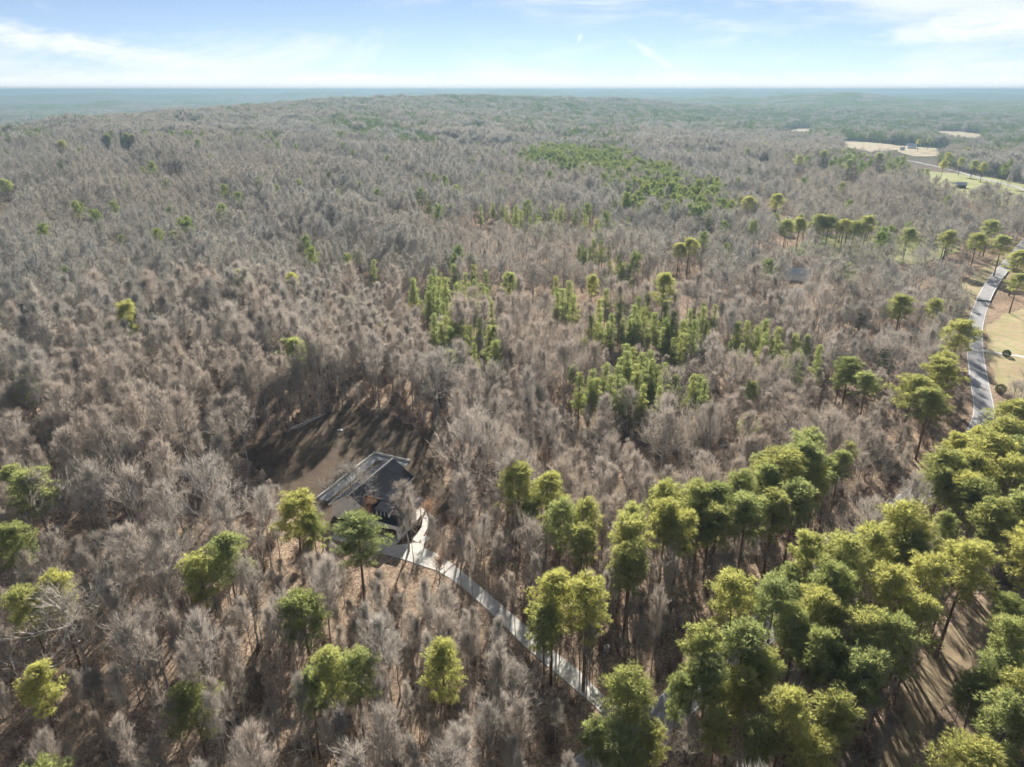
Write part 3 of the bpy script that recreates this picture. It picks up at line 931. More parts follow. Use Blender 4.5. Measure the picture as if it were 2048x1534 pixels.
def bare_tree(seed, H, style, lod=0, twig_w=0.0505, lw=1.0):
    """returns (wood Geo, twig Geo). style: 'oak' broad crown, 'tall' slim forest tree, 'fan' upswept fan"""
    rng = np.random.default_rng(seed)
    wood, twig = Geo(), Geo()
    if style == 'oak':
        base, spread, nl, ulimb, r0 = 0.32, 0.47, 18, 0.20, 0.30
    elif style == 'fan':
        base, spread, nl, ulimb, r0 = 0.36, 0.38, 17, 0.34, 0.26
    else:
        base, spread, nl, ulimb, r0 = 0.48, 0.235, 17, 0.36, 0.21
    lean = rng.normal(size=2) * 0.02 * H
    top = 0.90 if style == 'tall' else 0.80
    nseg = 7
    tz = np.linspace(0, top * H, nseg + 1)
    tr = np.stack([lean[0] * (tz / H) ** 1.5 + rng.normal(size=nseg + 1) * 0.10 * (tz > 1), lean[1] * (tz / H) ** 1.5 + rng.normal(size=nseg + 1) * 0.10 * (tz > 1), tz], 1)
    rr = r0 * (1 - 0.86 * (tz / (top * H)) ** 1.1); rr[0] *= 1.5
    wood.tube(tr, rr, 6 if lod == 0 else 4)
    m2, m3, m4 = ((6, 6, 5), (4, 3, 2), (3, 2, 1))[lod]
    nl = (nl, 12, 9)[lod]
    tp, td, tl = [], [], []
    for i in range(nl):
        f = base + (0.985 - base) * ((i + rng.uniform(0, .8)) / nl) ** 0.85
        z = min(f * H * 0.93, top * H)
        p = np.array([np.interp(z, tz, tr[:, 0]), np.interp(z, tz, tr[:, 1]), z])
        a = i * 2.399 + rng.uniform(-.4, .4)
        g = (f - base) / (1 - base)
        el = np.interp(g, [0, 1], [0.25, 1.2] if style != 'fan' else [0.75, 1.3]) + rng.uniform(-.15, .15)
        d = np.array([math.cos(a) * math.cos(el), math.sin(a) * math.cos(el), math.sin(el)])
        prof = (math.sin(math.pi * min(0.98, 0.30 + 0.62 * g)) ** 0.7) if style != 'fan' else 0.75 + 0.4 * (1 - g)
        cz, ex, ez = ENV[style]
        o_ = (p - np.array([0, 0, cz * H])) / (np.array([ex, ex, ez]) * H)
        dn = unit(d + np.array([0, 0, .25])) / (np.array([ex, ex, ez]) * H)
        qa, qb, qc = dn @ dn, 2 * o_ @ dn, o_ @ o_ - 1
        disc = qb * qb - 4 * qa * qc
        hit = (-qb + math.sqrt(disc)) / (2 * qa) if disc > 0 else .1 * H
        ln = max(.05 * H, hit * .78) * rng.uniform(.7, 1.12)
        lp = bend_path(p, d, ln, 4, rng, ulimb, 0.16)
        rl = np.interp(z, tz, rr) * 0.55
        wood.tube(lp, np.linspace(rl * lw, 0.05 * lw, 5), 4 if lod == 0 else 3)
        for b in range(m2):
            t = rng.uniform(0.28, 1.0) if b else 1.0
            q = lp[0] + 0; k = min(3, int(t * 4)); fr = t * 4 - k
            q = lp[k] + (lp[k + 1] - lp[k]) * min(1, fr)
            dd = unit(unit(lp[k + 1] - lp[k]) * 0.8 + rng.normal(size=3) * 0.42 + np.array([0, 0, .2]))
            l2 = ln * (0.28 + 0.28 * (1 - t)) * rng.uniform(.7, 1.3) + 0.45
            bp = bend_path(q, dd, l2, 3, rng, 0.14, 0.22)
            if lod == 0:
                wood.tube(bp, np.linspace(max(.045, rl * .42) * lw, 0.022 * lw, 4), 3)
            elif lod == 1:
                wood.tube(bp[[0, 3]], [0.08, 0.035], 3)
            for c in range(m3):
                t2 = rng.uniform(0.2, 1.0)
                k2 = min(2, int(t2 * 3)); q2 = bp[k2] + (bp[k2 + 1] - bp[k2]) * (t2 * 3 - k2)
                d2 = unit(unit(bp[k2 + 1] - bp[k2]) * 0.75 + rng.normal(size=3) * 0.42 + np.array([0, 0, .24]))
                l3 = l2 * rng.uniform(.4, .85) + 0.4
                tp.append(q2); td.append(d2); tl.append(l3)
    tp, td, tl = np.array(tp), np.array(td), np.array(tl)
    wm = (1.0, 2.3, 6.0)[lod]
    twig.slivers(tp, td, tl, twig_w * 1.2 * wm, rng)
    rep = m4
    f = rng.uniform(0.1, 1.0, (len(tp), rep))
    q = (tp[:, None, :] + td[:, None, :] * (tl[:, None] * f)[:, :, None]).reshape(-1, 3)
    d = unit((np.repeat(td[:, None, :], rep, 1) * 0.9 + rng.normal(size=(len(tp), rep, 3)) * 0.34 + np.array([0, 0, .22])).reshape(-1, 3))
    ll = rng.uniform(.4, 1.25, len(q)) * (1.0, 1.3, 1.8)[lod]
    twig.slivers(q, d, ll, twig_w * wm, rng)
    vol = {'oak': 1.0, 'fan': .85, 'tall': .5}[style]
    if twig_w > .05:
        crown_twigs(twig, style, H, int((1000, 1250, 170)[lod] * vol), *((.5, 1.2), (.8, 1.6), (1.5, 2.6))[lod], (.045, .12, .48)[lod], rng)
    return wood, twig


def pine_tree(seed, H, style, lod=0):
    """'lob' tall pine with rounded clumped crown on a bare stem; 'young' narrow plantation pine; 'cedar' dark cone"""
    rng = np.random.default_rng(seed)
    wood, leaf = Geo(), Geo()
    tz = np.linspace(0, H * 0.97, 8)
    bx = rng.normal(size=2) * 0.012 * H
    tr = np.stack([bx[0] * (tz / H) ** 2, bx[1] * (tz / H) ** 2, tz], 1)
    r0 = {'lob': .27, 'young': .15, 'cedar': .16}[style]
    wood.tube(tr, r0 * (1 - .85 * tz / H) , 6 if lod == 0 else 4)
    base = {'lob': .52, 'young': .30, 'cedar': .08}[style]
    rad = {'lob': .165, 'young': .142, 'cedar': .15}[style] * H
    nb = ({'lob': 40, 'young': 34, 'cedar': 40}[style], 24, 13)[lod]
    C, S = [], []
    for i in range(nb):
        g = ((i + rng.uniform(0, 1)) / nb) ** (0.72 if style == 'lob' else 0.9)
        z = (base + (0.97 - base) * g) * H
        if style == 'lob':
            prof = math.sqrt(max(0.05, 1 - ((g - .40) / .68) ** 2)) if g > .40 else 0.5 + 0.5 * g / .40
        else:
            prof = (max(.10, (1 - g ** 1.1) ** .95) if style == 'young' else max(.10, (1 - g) ** .8 * 1.12)) * (1 if g > .12 else .75)
        a = i * 2.399 + rng.uniform(-.5, .5)
        ln = rad * prof * rng.uniform(.6, 1.18)
        el = np.interp(g, [0, 1], [-.05, .75]) if style == 'lob' else np.interp(g, [0, 1], [.1, .8])
        d = np.array([math.cos(a) * math.cos(el), math.sin(a) * math.cos(el), math.sin(el)])
        p = np.array([np.interp(z - ln * math.sin(el) * .8, tz, tr[:, 0]), np.interp(z, tz, tr[:, 1]), z - ln * math.sin(el) * .8])
        lp = bend_path(p, d, ln, 3, rng, .10, .12)
        if lod < 2:
            wood.tube(lp, np.linspace(.055, .015, 4), 3)
        fr = (.55, .8, 1.0) if ln > 1.2 else (1.0,)
        if lod == 2: fr = (.95,)
        for t in fr:
            if t < .7 and style == 'lob' and g < .25 and rng.uniform() < .6:
                continue
            k = min(2, int(t * 3)); c = lp[k] + (lp[k + 1] - lp[k]) * (t * 3 - k)
            C.append(c + rng.normal(size=3) * .22); S.append(rng.uniform(.62, 1.0) * {'lob': 1.0, 'young': .75, 'cedar': .7}[style] * (H / 24 if style == 'lob' else H / 16))
    C.append(tr[-1]); S.append(.8)
    C, S = np.array(C), np.array(S)
    nt = (24, 10, 6)[lod]
    nn = (6, 3, 2)[lod]
    # tufts: on a flattened ball about every clump, needles fan out and up from each tuft
    u = unit(rng.normal(size=(len(C), nt, 3)) * np.array([1, 1, .8]) + np.array([0, 0, .28]))
    q = C[:, None, :] + u * (S[:, None] * rng.uniform(.45, 1.0, (len(C), nt)))[:, :, None] * np.array([1, 1, .62])
    q = q.reshape(-1, 3)
    u = u.reshape(-1, 3)
    sz = np.repeat(S, nt)
    q = np.repeat(q, nn, 0); u = np.repeat(u, nn, 0); sz = np.repeat(sz, nn)
    d = unit(u * .9 + rng.normal(size=q.shape) * .55 + np.array([0, 0, .25]))
    leaf.slivers(q, d, rng.uniform(.45, .95, len(q)) * sz * (1, 1.4, 2.2)[lod], (.105, .34, .75)[lod] * sz, rng)
    return wood, leaf


def shrub(seed, H, lod=0):
    rng = np.random.default_rng(seed)
    twig = Geo()
    n = 26
    tp, td, tl = [], [], []
    for i in range(n):
        a = rng.uniform(0, 6.28); el = rng.uniform(.7, 1.45)
        d = np.array([math.cos(a) * math.cos(el), math.sin(a) * math.cos(el), math.sin(el)])
        p = np.array([rng.normal() * .35, rng.normal() * .35, 0])
        path = bend_path(p, d, H * rng.uniform(.6, 1.0), 3, rng, .1, .2)
        twig.tube(path, np.linspace(.03, .01, 4), 3)
        for k in range(7):
            t = rng.uniform(.25, 1) * 3; kk = min(2, int(t))
            tp.append(path[kk] + (path[kk + 1] - path[kk]) * (t - kk)); td.append(unit(unit(path[kk + 1] - path[kk]) * .6 + rng.normal(size=3) * .6))
    tp, td = np.array(tp), np.array(td)
    twig.slivers(tp, td, rng.uniform(.4, 1.0, len(tp)) * H / 2.6, .05, rng)
    q = np.repeat(tp, 3, 0); d = unit(np.repeat(td, 3, 0) * .7 + rng.normal(size=(len(tp) * 3, 3)) * .6)
    twig.slivers(q, d, rng.uniform(.3, .7, len(q)) * H / 2.6, .04, rng)
    return twig


def geo_mesh(name, geos, mats):
    V, Fc, mi, n = [], [], [], 0
    for k, g in enumerate(geos):
        v, f = g.arrays()
        V.append(v); Fc.append(f + n); mi.append(np.full(len(f), k)); n += len(v)
    return mesh_from(name, np.concatenate(V), np.concatenate(Fc), mats, np.concatenate(mi))


HB0 = 22.0      # prototype height of bare trees
HP0 = 24.0      # of tall pines
HY0 = 16.0      # of young pines
bare_styles = ['oak', 'oak', 'fan', 'oak', 'tall', 'tall', 'tall', 'fan', 'oak', 'tall', 'tall', 'oak']
BARE = []       # (trunk mesh, crown mesh, style)
for i, st in enumerate(bare_styles):
    w_, t_ = bare_tree(100 + i, HB0, st, 0)
    BARE.append((geo_mesh('bare_trunk', [w_], [M['bark']]), geo_mesh('bare_crown', [t_], [M['twig']]), st))
PINE = []
for i in range(7):
    w_, t_ = pine_tree(300 + i, HP0, 'lob', 0)
    PINE.append((geo_mesh('pine_trunk', [w_], [M['pine_bark']]), geo_mesh('pine_crown', [t_], [M['needle']]), 'lob'))
YOUNG = []
for i in range(4):
    w_, t_ = pine_tree(400 + i, HY0, 'young', 0)
    YOUNG.append((geo_mesh('young_trunk', [w_], [M['pine_bark']]), geo_mesh('young_crown', [t_], [M['young_needle']]), 'young'))
w_, t_ = pine_tree(450, 12.0, 'cedar', 0)
CEDAR = [(geo_mesh('cedar_trunk', [w_], [M['bark']]), geo_mesh('cedar_crown', [t_], [M['cedar_needle']]), 'cedar')]
w_, t_ = bare_tree(501, HB0, 'oak', 0, 0.0499, 1.5)
PALE = [(geo_mesh('pale_trunk', [w_], [M['pale_bark']]), geo_mesh('pale_crown', [t_], [M['pale_twig']]), 'oak')]
w_, t_ = bare_tree(502, 26.0, 'fan', 2, 0.02)
SNAG = [(geo_mesh('snag_trunk', [w_], [M['dead_wood']]), geo_mesh('snag_crown', [t_], [M['dead_wood']]), 'fan')]


def copper_tree(seed):
    rng = np.random.default_rng(seed)
    w_, t_ = bare_tree(seed, 9.0, 'tall', 1, 0.014)
    v, f = t_.arrays()
    p = v[f[:, 2]]
    p = p[rng.uniform(size=len(p)) < .75]
    q = np.repeat(p, 4, 0) + rng.normal(size=(len(p) * 4, 3)) * .25
    lf = Geo(); lf.slivers(q, unit(rng.normal(size=q.shape)), rng.uniform(.12, .26, len(q)), .14, rng)
    return w_, lf


COPPER = []
for i in range(2):
    w_, t_ = copper_tree(520 + i)
    COPPER.append((geo_mesh('copper_trunk', [w_], [M['bark']]), geo_mesh('copper_crown', [t_], [M['copper_leaf']]), 'tall'))


def plant(name, proto, p, h, h0, xy=1.0, rot=None, label='', cat='tree', group=None, tilt=0.0):
    """one tree: an Empty at the stem's foot with a trunk and a crown"""
    e = bpy.data.objects.new(name, None)
    COL.objects.link(e)
    e.empty_display_size = 0.5
    e.location = (p[0], p[1], p[2] - 0.05)
    s = h / h0
    e.scale = (s * xy, s * xy, s)
    e.rotation_euler = (random.gauss(0, tilt), random.gauss(0, tilt), rot if rot is not None else random.uniform(0, 6.28))
    for nm, me in (('trunk', proto[0]), ('crown', proto[1])):
        o = bpy.data.objects.new(nm, me)
        COL.objects.link(o)
        o.parent = e
    tag(e, label, cat, group)
    return e


# ------------------------------------------------------------------ trees placed one by one
HERO = []          # (u, v, radius px, depth) of crowns that nothing random may stand in front of
HERO_PENDING = []
USED = []          # ground positions taken, with clearance


def hero(name, protos, u, v, wpx, h, h0, w0, label, group=None, cat='tree', k=None, keep=0.95, rot=None, tilt=0.0):
    p = P(u, v, h)
    _, _, dep = project(np.array([p[0], p[1], p[2] + h]))
    wm = wpx * float(dep[0]) / F_PX
    xy = min(1.3 if protos is YOUNG else 1.6, max(0.6, wm / (w0 * h / h0)))
    pr = protos[(k if k is not None else random.randrange(len(protos))) % len(protos)]
    e = plant(name, pr, p, h, h0, xy, rot, label, cat, group, tilt)
    if group:
        HERO_PENDING.append((e, 'green pine' if protos is PINE else 'young pine', group, u, v + 20))
    hp = h * (0.30 if protos is PINE else 0.45) * 0.75 * F_PX / float(dep[0])
    HERO.append((u, v + hp * .7, max(wpx / 2, 6) * keep, float(dep[0])))
    if protos is PINE:
        HERO.append((u, v + wpx * .95, wpx * .38 * keep, float(dep[0])))
    USED.append((p[0], p[1], 2.2))
    return p


G_ROADSIDE = 'pines of the stand along the road right of the driveway'
L_ROADSIDE = 'tall pine with rounded yellow-green crown in the dense stand along the road'
pines = [
    # u, v of the top, crown width in photo px, height, label (None: one of its stand), group
    (55, 935, 95, 23, 'pine with bushy crown at the left edge, above two others', None),
    (18, 1048, 80, 22, 'pine cut by the left edge below the bushy one', None),
    (100, 1143, 70, 22, 'right one of a close pine pair near the left edge', None),
    (45, 1170, 80, 21, 'left one of a close pine pair near the left edge', None),
    (62, 1335, 80, 20, 'loose thin-crowned pine at the lower left among pale limbs', None),
    (378, 1372, 105, 19, 'round pale green pine standing alone in the sunny leaf litter at lower left', None),
    (445, 1065, 85, 24, 'taller pine of the pair left of the house and below it', None),
    (395, 1108, 85, 23, 'shorter pine of the pair left of the house and below it', None),
    (582, 988, 95, 23, 'pine directly left of the white gable of the house', None),
    (622, 1022, 60, 19, 'thin pale pine leaning against the crown left of the gable', None),
    (598, 1185, 105, 23, 'solitary dark green pine between the house and the lower left pines', None),
    (655, 1298, 85, 22, 'middle pine of the cluster below the solitary dark one', None),
    (705, 1300, 85, 22, 'right pine of the cluster below the solitary dark one', None),
    (612, 1340, 65, 19, 'left and lowest pine of the cluster below the solitary dark one', None),
    (882, 1285, 90, 24, 'slim pine with small crown standing alone below the driveway', None),
    (712, 1036, 108, 22, 'bright yellow-topped pine right in front of the house', None),
    (1108, 1148, 95, 25, 'left pine of the bright pair right beside the driveway', None),
    (1178, 1158, 105, 25, 'right pine of the bright pair beside the driveway', None),
    (1092, 1212, 75, 22, 'low dark pine in front of the bright pair by the driveway', None),
    (1040, 932, 85, 24, 'pale pine among grey crowns up and right of the house', None),
    (1095, 948, 75, 24, 'grey-green pine just right of the pale one above the walkway', None),
    (1122, 1005, 75, 24, 'rounded pine in the middle of the small group above the bright pair', None),
    (1182, 1002, 60, 24, 'narrow upright pine at the right of the small group above the bright pair', None),
    (1168, 1050, 65, 22, 'lower pine of the small group above the bright pair', None),
    (1062, 998, 40, 19, 'slim young pine at the left of the small group above the bright pair', None),
    (1262, 1350, 120, 21, 'large yellow-green pine over the end of the driveway', None),
    (1185, 1438, 62, 17, 'small yellow pine at the lower left of the driveway end', None),
    (1238, 1462, 120, 17, 'broad pine at the bottom edge below the driveway end', None),
    (1302, 1452, 70, 17, 'small pine beside the road at the bottom edge', None),
    (1398, 1252, 92, 24, None, 0), (1492, 1250, 118, 24, None, 0), (1422, 1312, 95, 22, None, 0), (1358, 1345, 60, 20, None, 0),
    (1270, 1038, 92, 25, None, 1), (1262, 1088, 85, 23, None, 1), (1335, 998, 72, 25, None, 1), (1362, 1022, 72, 24, None, 1), (1398, 962, 76, 25, None, 1), (1432, 965, 80, 25, None, 1),
    (1490, 948, 76, 25, None, 1), (1540, 925, 76, 25, None, 1), (1572, 900, 110, 26, None, 1), (1625, 884, 92, 26, None, 1), (1642, 930, 60, 23, None, 1), (1500, 990, 84, 24, None, 1),
    (1278, 1010, 70, 24, None, 1), (1600, 960, 90, 24, None, 1), (1555, 985, 80, 23, None, 1), (1440, 1010, 80, 23, None, 1),
    (1480, 1148, 95, 25, None, 0), (1562, 1150, 92, 25, None, 0), (1642, 1170, 105, 25, None, 0), (1678, 1125, 105, 26, None, 0), (1782, 1130, 95, 26, None, 0), (1625, 1068, 82, 25, None, 0),
    (1702, 1078, 112, 26, None, 0), (1760, 1048, 95, 26, None, 0), (1815, 1010, 115, 27, 'tallest open-crowned pine rising above the roadside stand', None), (1862, 1115, 95, 26, None, 0), (1945, 1080, 115, 27, None, 0),
    (1712, 1215, 125, 24, None, 0), (1580, 1375, 105, 22, 'bright round pine low in the roadside stand, apart from the others', None), (1800, 1235, 110, 24, None, 0), (1740, 1300, 110, 22, None, 0), (1650, 1255, 100, 23, None, 0),
    (1540, 1300, 90, 21, None, 0), (1850, 1190, 90, 24, None, 0), (1600, 1220, 80, 22, None, 0), (1480, 1340, 90, 20, None, 0), (1690, 1390, 100, 20, None, 0), (1530, 1440, 90, 18, None, 0),
    (1440, 1420, 70, 18, None, 0), (1640, 1470, 110, 17, None, 0),
    (1955, 1492, 190, 20, 'big pine crown cut by the bottom right corner', None),
    (1900, 902, 95, 25, None, 2), (1960, 905, 95, 25, None, 2), (2002, 868, 105, 26, None, 2), (2044, 800, 105, 27, None, 2), (2022, 838, 85, 25, None, 2), (2032, 912, 85, 25, None, 2), (1882, 930, 65, 23, None, 2),
    (1968, 962, 85, 24, None, 2), (2060, 870, 90, 26, None, 2), (1940, 940, 80, 24, None, 2), (2000, 1000, 85, 24, None, 2), (2055, 980, 100, 25, None, 2), (2080, 1060, 100, 25, None, 2),
    (2045, 1245, 95, 25, None, 3), (2070, 1340, 130, 23, None, 3), (2035, 1400, 110, 21, None, 3), (2020, 1300, 90, 22, None, 3),
    (1832, 748, 82, 24, None, 4), (1868, 775, 80, 23, None, 4), (1892, 718, 100, 24, None, 4), (1925, 640, 66, 25, 'tall dark pine overhanging the road bend', None), (1705, 714, 62, 20, None, 4), (1740, 745, 60, 19, None, 4),
    (1810, 588, 58, 22, 'round dark pine in grey woods left of the road bend', None), (2042, 545, 70, 20, 'dark pine at the right edge beside the straight road', None), (2044, 500, 60, 24, None, 5), (2010, 470, 60, 24, None, 5),
    (1380, 474, 56, 22, 'broad dark round-topped pine alone in the grey woods', None), (1360, 485, 36, 19, 'smaller pine touching the broad round-topped one', None),
    (1575, 438, 40, 22, None, 5), (1602, 434, 36, 22, None, 5), (1640, 428, 36, 23, None, 5), (1662, 430, 40, 23, None, 5), (1692, 438, 36, 22, None, 5), (1712, 440, 30, 21, None, 5), (1738, 430, 44, 24, None, 5),
    (1556, 386, 34, 24, None, 5), (1498, 392, 30, 23, None, 5), (1900, 460, 40, 22, None, 5), (1960, 465, 50, 23, None, 5), (1985, 440, 44, 23, None, 5), (1820, 455, 36, 20, None, 5),
    (1530, 285, 26, 22, None, 6), (1600, 310, 30, 23, None, 6), (1650, 300, 26, 22, None, 6), (1700, 318, 34, 23, None, 6), (1760, 305, 30, 22, None, 6), (1900, 305, 36, 22, None, 6), (1925, 315, 40, 22, None, 6),
    (1950, 320, 34, 22, None, 6), (1970, 325, 34, 22, None, 6), (1890, 320, 30, 22, None, 6), (1860, 275, 34, 22, None, 6), (1840, 278, 30, 22, None, 6), (1935, 295, 44, 23, None, 6),
    (8, 358, 40, 22, 'dark pine at the left edge above the bare canopy', None), (122, 280, 22, 20, None, 7), (215, 268, 20, 20, None, 7), (250, 265, 26, 20, None, 7), (262, 268, 22, 20, None, 7),
]
PG = [(L_ROADSIDE, G_ROADSIDE),
      ('pine in the upper row of the stand between the driveway and the bare woods', 'upper row of pines right of the driveway'),
      ('pine in the thick green clump at the right edge below the road', 'pines at the right edge below the road'),
      ('shaded pine at the lower right edge beyond the grassy strip', 'pines beyond the grassy strip'),
      ('dark pine in the loose group left of the road bend', 'pines left of the road bend'),
      ('pine in the line of trees before the yellow grass field', 'pines before the yellow grass field'),
      ('distant pine near the far fields and the white house', 'distant pines by the far fields'),
      ('small dark pine poking out of the bare wood near the left skyline', 'pines on the left skyline')]
for (u, v, w, h, lab, gi) in pines:
    if lab is None:
        lab, grp = PG[gi]
    else:
        grp = None
    hero('pine_tree', PINE, u, v, w, h, HP0, 7.4, lab, grp, tilt=0.015)

YG = [('slim yellow-green young pine in the upper cluster at the middle of the wood', 'upper cluster of young pines'),
      ('slim young pine in the cluster just below the upper one in mid wood', 'second cluster of young pines'),
      ('young pine in the scattered line right of the middle of the wood', 'scattered line of young pines'),
      ('young green pine in the broad dense block right of centre', 'broad block of young pines'),
      ('young yellow-green pine in the lowest block nearest the driveway', 'lowest block of young pines'),
      ('young pine in the thin row bordering the bare oaks on the right', 'thin row of young pines'),
      ('young pine in the far row across the grey canopy', 'far row of young pines')]
young = [(745, 520, 36, 0), (868, 535, 30, 0), (908, 527, 34, 0), (948, 530, 34, 0), (972, 540, 34, 0), (828, 556, 30, 0), (852, 582, 32, 0), (930, 545, 30, 0), (890, 555, 30, 0),
         (866, 628, 30, 1), (892, 632, 32, 1), (928, 640, 32, 1), (955, 636, 32, 1), (975, 650, 28, 1), (915, 650, 30, 1), (992, 682, 40, 1), (880, 645, 30, 1),
         (1115, 553, 36, 2), (1142, 565, 30, 2), (1147, 590, 32, 2), (1187, 478, 26, 2), (1206, 482, 30, 2), (1238, 508, 26, 2), (1260, 530, 24, 2), (1245, 525, 22, 2),
         (1186, 630, 34, 3), (1212, 578, 30, 3), (1226, 628, 36, 3), (1258, 630, 32, 3), (1280, 592, 32, 3), (1298, 590, 32, 3), (1332, 605, 34, 3), (1350, 622, 34, 3), (1382, 618, 34, 3), (1408, 613, 38, 3), (1310, 625, 32, 3),
         (1265, 640, 34, 3), (1365, 640, 34, 3), (1335, 645, 34, 3), (1240, 605, 30, 3), (1390, 640, 30, 3), (1215, 645, 30, 3), (1290, 615, 30, 3), (1270, 610, 30, 3),
         (1160, 745, 36, 4), (1182, 738, 36, 4), (1210, 728, 38, 4), (1238, 732, 38, 4), (1255, 690, 34, 4), (1282, 706, 36, 4), (1302, 700, 34, 4), (1318, 730, 34, 4), (1270, 742, 38, 4), (1300, 738, 36, 4), (1222, 750, 36, 4), (1195, 756, 36, 4),
         (1250, 758, 36, 4), (1355, 750, 34, 4), (1388, 748, 38, 4), (1412, 760, 34, 4), (1240, 715, 34, 4),
         (1476, 643, 30, 5), (1500, 643, 30, 5), (1532, 640, 36, 5), (1560, 655, 34, 5), (1615, 668, 34, 5), (1640, 690, 32, 5), (1690, 710, 36, 5), (1515, 650, 30, 5), (1590, 665, 30, 5),
         (985, 405, 26, 6), (1012, 412, 26, 6), (1040, 420, 26, 6), (1100, 412, 26, 6), (1124, 408, 28, 6), (1150, 418, 26, 6), (1170, 428, 26, 6), (1195, 438, 22, 6), (838, 383, 22, 6), (856, 398, 22, 6), (1030, 410, 22, 6), (1112, 418, 22, 6), (960, 410, 22, 6)]
for (u, v, w, gi) in young:
    hero('young_pine', YOUNG, u, v, w, random.uniform(16.5, 21), HY0, 3.9, *YG[gi], tilt=0.015)
for (u, v, w, h, lab) in ((1725, 628, 48, 13, 'dark conical cedar in the grey woods left of the road bend'), (1772, 700, 46, 14, 'dark cedar rising left of the loose pine group'), (1552, 385, 30, 14, 'small dark cedar at the edge of the far wood')):
    hero('cedar_tree', CEDAR, u, v, w, h, 12.0, 3.8, lab)

# bare trees that stand out
for (u, v, w, h, lab, pr, k) in (
        (125, 1180, 270, 21, 'large pale-limbed bare tree spreading at the lower left edge', PALE, 0),
        (870, 705, 190, 24, 'largest spreading bare tree behind the house on the edge of the clearing', BARE, 0),
        (1330, 855, 110, 15, 'small pale silvery tree in the brown wood right of the house', PALE, 0),
        (480, 725, 75, 25, 'fan-shaped bare tree on the far left edge of the clearing', BARE, 2),
        (645, 685, 85, 25, 'round-topped bare tree with a tall clean trunk behind the clearing', BARE, 3),
        (560, 715, 70, 25, 'straight tall bare tree between the fan-shaped and the round-topped one', BARE, 4),
        (1230, 1510, 150, 12, 'pale low bare tree at the bottom edge left of the road', PALE, 0),
        (700, 930, 130, 16, 'bare tree whose limbs spread over the left gable of the house', BARE, 8),
        (808, 970, 90, 18, 'slim forked bare tree in front of the garage wing', BARE, 5),
        (1260, 775, 70, 16, 'small upright bare tree before the lowest block of young pines', BARE, 6)):
    hero('bare_tree', pr, u, v, w, h, HB0, 15.5 if pr is PALE or k in (0, 2, 3, 8) else 8.5, lab, None, k=k, keep=0.6)
for n_, (u, v, h, xy) in enumerate(((806, 1126, 15, .55), (827, 1130, 18, .6), (874, 1146, 15, .55), (888, 1150, 13, .5), (923, 1182, 14, .6), (946, 1200, 16, .6), (1013, 1262, 13, .5), (1032, 1282, 16, .6),
                                    (1100, 1342, 15, .55), (1172, 1402, 17, .6), (968, 1164, 17, .7), (1002, 1198, 18, .7), (1062, 1248, 18, .7))):
    q = P(u, v)
    plant('bare_tree', BARE[(4, 5, 6, 9, 10)[n_ % 5]], q, h, HB0, xy, None,
          '%s slim bare trunk from the house along the %s edge of the driveway' % (('first', 'second', 'third', 'fourth', 'fifth', 'sixth', 'seventh', 'eighth', 'ninth', 'tenth')[n_ if n_ < 10 else n_ - 10], 'lower' if n_ < 10 else 'upper'), 'tree', 'slim trees lining the driveway', 0.05)
    USED.append((q[0], q[1], 1.5))
for (u, v, w, h, lab) in ((345, 302, 52, 27, 'dark dead tree standing tall above the bare canopy at left'), (790, 396, 26, 24, 'smaller dark dead tree above the canopy left of the centre')):
    hero('dead_tree', SNAG, u, v, w, h, 26.0, 15.0, lab, k=0)
for (u, v, h, lab) in ((742, 1004, 6.5, 'upper coppery leafed sapling against the house wall'), (735, 1022, 5.5, 'lower coppery leafed sapling left of the garage'), 
                       (855, 1010, 8, 'brown-leafed sapling beside the curved walkway'), (878, 1120, 6, 'yellowish sapling at the top of the driveway')):
    hero('beech_sapling', COPPER, u, v, 40, h, 9.0, 4.2, lab, keep=.2)


# ------------------------------------------------------------------ where random trees may stand
CLEAR = [
    [(665, 990), (690, 972), (735, 912), (792, 910), (830, 960), (860, 1015), (862, 1082), (900, 1110), (965, 1165), (1062, 1252), (1130, 1312), (1220, 1388), (1180, 1412), (1082, 1320), (985, 1230), (900, 1168), (800, 1128), (755, 1112), (665, 1060)],
    [(495, 905), (560, 872), (650, 832), (705, 822), (770, 855), (845, 875), (850, 905), (820, 935), (735, 912), (690, 950), (640, 960), (605, 985), (550, 950)],
    [(1940, 850), (1945, 700), (1935, 640), (2010, 520), (2035, 508), (2035, 540), (1985, 600), (1968, 650), (1972, 700), (1992, 800), (1992, 850)],
    [(1980, 650), (2048, 610), (2048, 760), (1990, 760)],
    [(1680, 283), (1735, 285), (1792, 290), (1790, 299), (1740, 302), (1685, 293)],
    [(1800, 285), (1885, 294), (1885, 308), (1800, 308)],
    [(1872, 262), (1965, 269), (1958, 276), (1885, 271)],
    [(1855, 348), (1945, 354), (1945, 366), (1860, 360)],
    [(1905, 364), (1940, 368), (1940, 382), (1905, 380)],
    [(1815, 318), (1890, 333), (2048, 374), (2048, 388), (1890, 344), (1815, 327)],
    [(1318, 1388), (1345, 1382), (1372, 1438), (1330, 1470)],
    [(1800, 1500), (1860, 1330), (1920, 1230), (1960, 1180), (1990, 1200), (1930, 1300), (1880, 1400), (1850, 1500)],
    [(1560, 255), (1620, 253), (1620, 262), (1560, 264)], [(1578, 548), (1612, 548), (1612, 560), (1578, 562)],
]
WORLD_CLEAR = []
